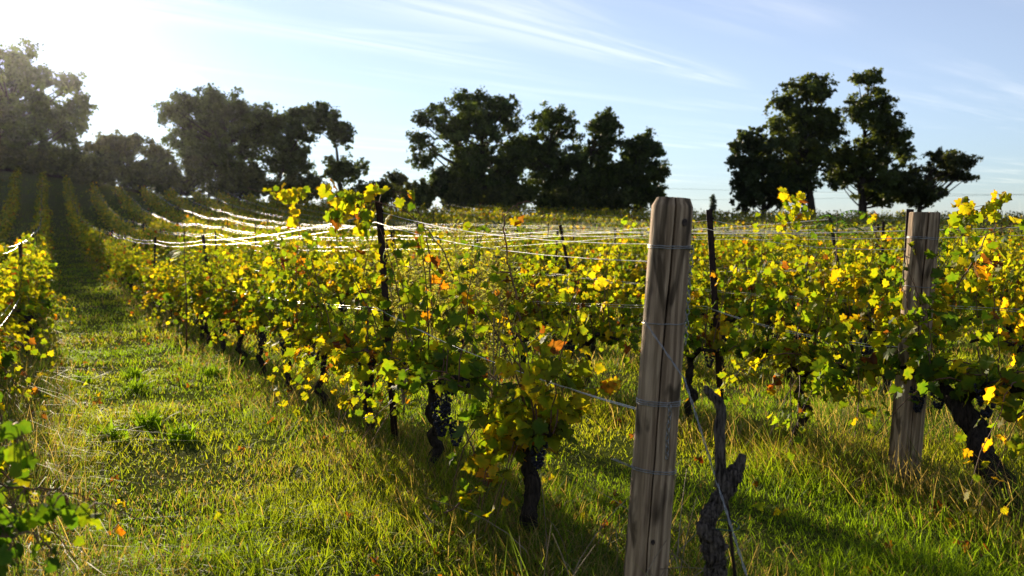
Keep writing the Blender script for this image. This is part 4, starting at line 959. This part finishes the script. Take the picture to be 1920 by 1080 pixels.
tree('cypress_bush', 'small dark cone-shaped evergreen in front of the great oak', 101, [(825, 350, 15, 22), (825, 330, 9, 14)], 825, 11, 2600, (.03, .048, .016), .6, trunk_r=.1)
PINE = (.06, .082, .02)
tree('pine_tree', 'broad open pine, nearer the middle of its group', 92, [(1505, 175, 60, 26), (1530, 160, 34, 18), (1460, 195, 28, 25), (1470, 235, 60, 36), (1535, 225, 45, 32), (1490, 285, 85, 40), (1545, 290, 45, 35), (1480, 330, 75, 38), (1550, 250, 40, 25)], 1522, 12, 27000, PINE, 1.05, .75, (.14, .26), .36, gap=.1, group='trees on the field edge')
tree('pine_tree', 'tallest conical pine with layered boughs', 92, [(1625, 152, 28, 20), (1632, 185, 48, 22), (1640, 220, 62, 26), (1645, 260, 74, 28), (1635, 300, 84, 28), (1630, 335, 82, 28), (1650, 365, 60, 18)], 1620, 13, 29000, PINE, 1.0, .7, (.14, .26), .4, gap=.1, group='trees on the field edge')
tree('evergreen_oak', 'rounded evergreen oak skirting the broad pine', 90, [(1412, 285, 44, 48), (1425, 335, 60, 45), (1405, 365, 38, 28), (1470, 355, 45, 34)], 1430, 14, 13000, (.032, .048, .016), 1.0, trunk_r=.28, group='trees on the field edge')
tree('pine_tree', 'low pine reaching sideways beyond the tall conical pine', 91, [(1760, 310, 60, 24), (1808, 302, 28, 20), (1720, 345, 52, 34), (1790, 330, 38, 20), (1735, 370, 50, 18)], 1715, 15, 11000, (.04, .052, .016), .9, .6, (.14, .26), .28, group='trees on the field edge')
tree('slim_cypress', 'slim far cypress tip beside the big wooden post', 160, [(1337, 380, 4, 14), (1337, 394, 5, 12)], 1337, 16, 700, (.03, .05, .02), .35, 1.6, trunk_r=.08)
hd = [(20, 312, 65, 36, 'under the corner oak'), (105, 312, 60, 36, 'beside the corner oak'), (185, 318, 55, 26, 'below the bushy tree'), (265, 324, 60, 26, 'between bushy tree and dense oak'), (350, 330, 60, 34, 'under the dense broad oak'), (450, 340, 65, 30, 'at the dense oak foot'),
      (555, 352, 60, 20, 'below the open oak'), (690, 362, 60, 20, 'below the small airy tree'), (785, 364, 45, 20, 'left of the cone evergreen'), (865, 366, 45, 24, 'below the great oak'), (955, 372, 50, 22, 'below the open-topped oak'), (1055, 376, 50, 22, 'below the forked oak'), (1150, 380, 55, 20, 'below the end oak'), (-60, 305, 60, 40, 'at the outer frame edge')]
for i, (px, py, rx, ry, wh) in enumerate(hd):
    tree('hedge_bush', 'dark hedge bush ' + wh, 101, [(px, py, rx, ry), (px + rx * .4, py - ry * .3, rx * .5, ry * .7), (px, py + ry * .45, rx, ry * .6), (px - rx * .5, py + ry * .4, rx * .6, ry * .6)], px, 40 + i, 7500, (.052, .068, .02), .8, .9, (.16, .28), .1, cat='bush', group='hedge bushes under the crest trees')

b = at(255, 320, 102.5); g = float(gz(b.x, b.y)); r = np.random.default_rng(3); tw = MB()
def twig(p, d, Ln, rad, lv):
    k = 5; t = np.linspace(0, 1, k)[:, None]; P = p + d * Ln * t + np.cumsum(r.normal(0, .04 * Ln, (k, 3)), 0) * t
    tw.add(*tube(P, np.linspace(rad, rad * .5, k), 4, cap=False))
    if lv:
        for _ in range(4):
            i = r.integers(1, k); nd = d + r.normal(0, .45, 3); twig(P[i], nd / np.linalg.norm(nd), Ln * r.uniform(.45, .75), rad * .5, lv - 1)
for _ in range(6):
    d = np.array([r.normal(0, .5), r.normal(0, .3), 1.]); twig(np.array([r.normal(0, 1.2), 0, 0]), d / np.linalg.norm(d), r.uniform(2.6, 4.0), .05, 3)
tag(obj('bare_shrub', tw.mesh('bare_shrub', M_TBARK, True), None, (b.x, b.y, g)), 'leafless twiggy shrub above the bushy tree beside the corner oak', 'shrub')
for (a_, b_, lab) in (((1150, 350), (2300, 366), 'upper thin power cable against the sky under the pines'), ((1150, 375), (2300, 352), 'lower thin power cable low over the field edge')):
    p, q = at(*a_, 190), at(*b_, 150); t = np.linspace(0, 1, 14)[:, None]; P = np.array(p) * (1 - t) + np.array(q) * t; P[:, 2] -= 1.2 * 4 * (t * (1 - t))[:, 0] * .4
    tag(obj('power_cable', mesh_np('power_cable', *tube(P, .018, 5), None, M_RUST, True)), lab, 'cable')
# ------------------------------------------------------------------ the air
def haze(dens):
    z0, z1 = float(Z.min()) - 1, 25.0
    v = [(x, y, z) for z in (z0, z1) for y in (-210, 1600) for x in (-950, 950)]
    f = [(0, 2, 3, 1), (4, 5, 7, 6), (0, 1, 5, 4), (2, 6, 7, 3), (0, 4, 6, 2), (1, 3, 7, 5)]
    m = bpy.data.materials.new('air'); m.use_nodes = True; n = m.node_tree.nodes; n.remove(n['Principled BSDF'])
    p = n.new('ShaderNodeVolumePrincipled'); p.inputs['Color'].default_value = (.95, .96, 1, 1); p.inputs['Density'].default_value = dens; p.inputs['Anisotropy'].default_value = .89
    m.node_tree.links.new(p.outputs[0], n['Material Output'].inputs['Volume'])
    tag(obj('haze', mesh_np('haze', v, f, None, m)), kind='stuff')
HAZE = 0.000036
if HAZE: haze(HAZE)
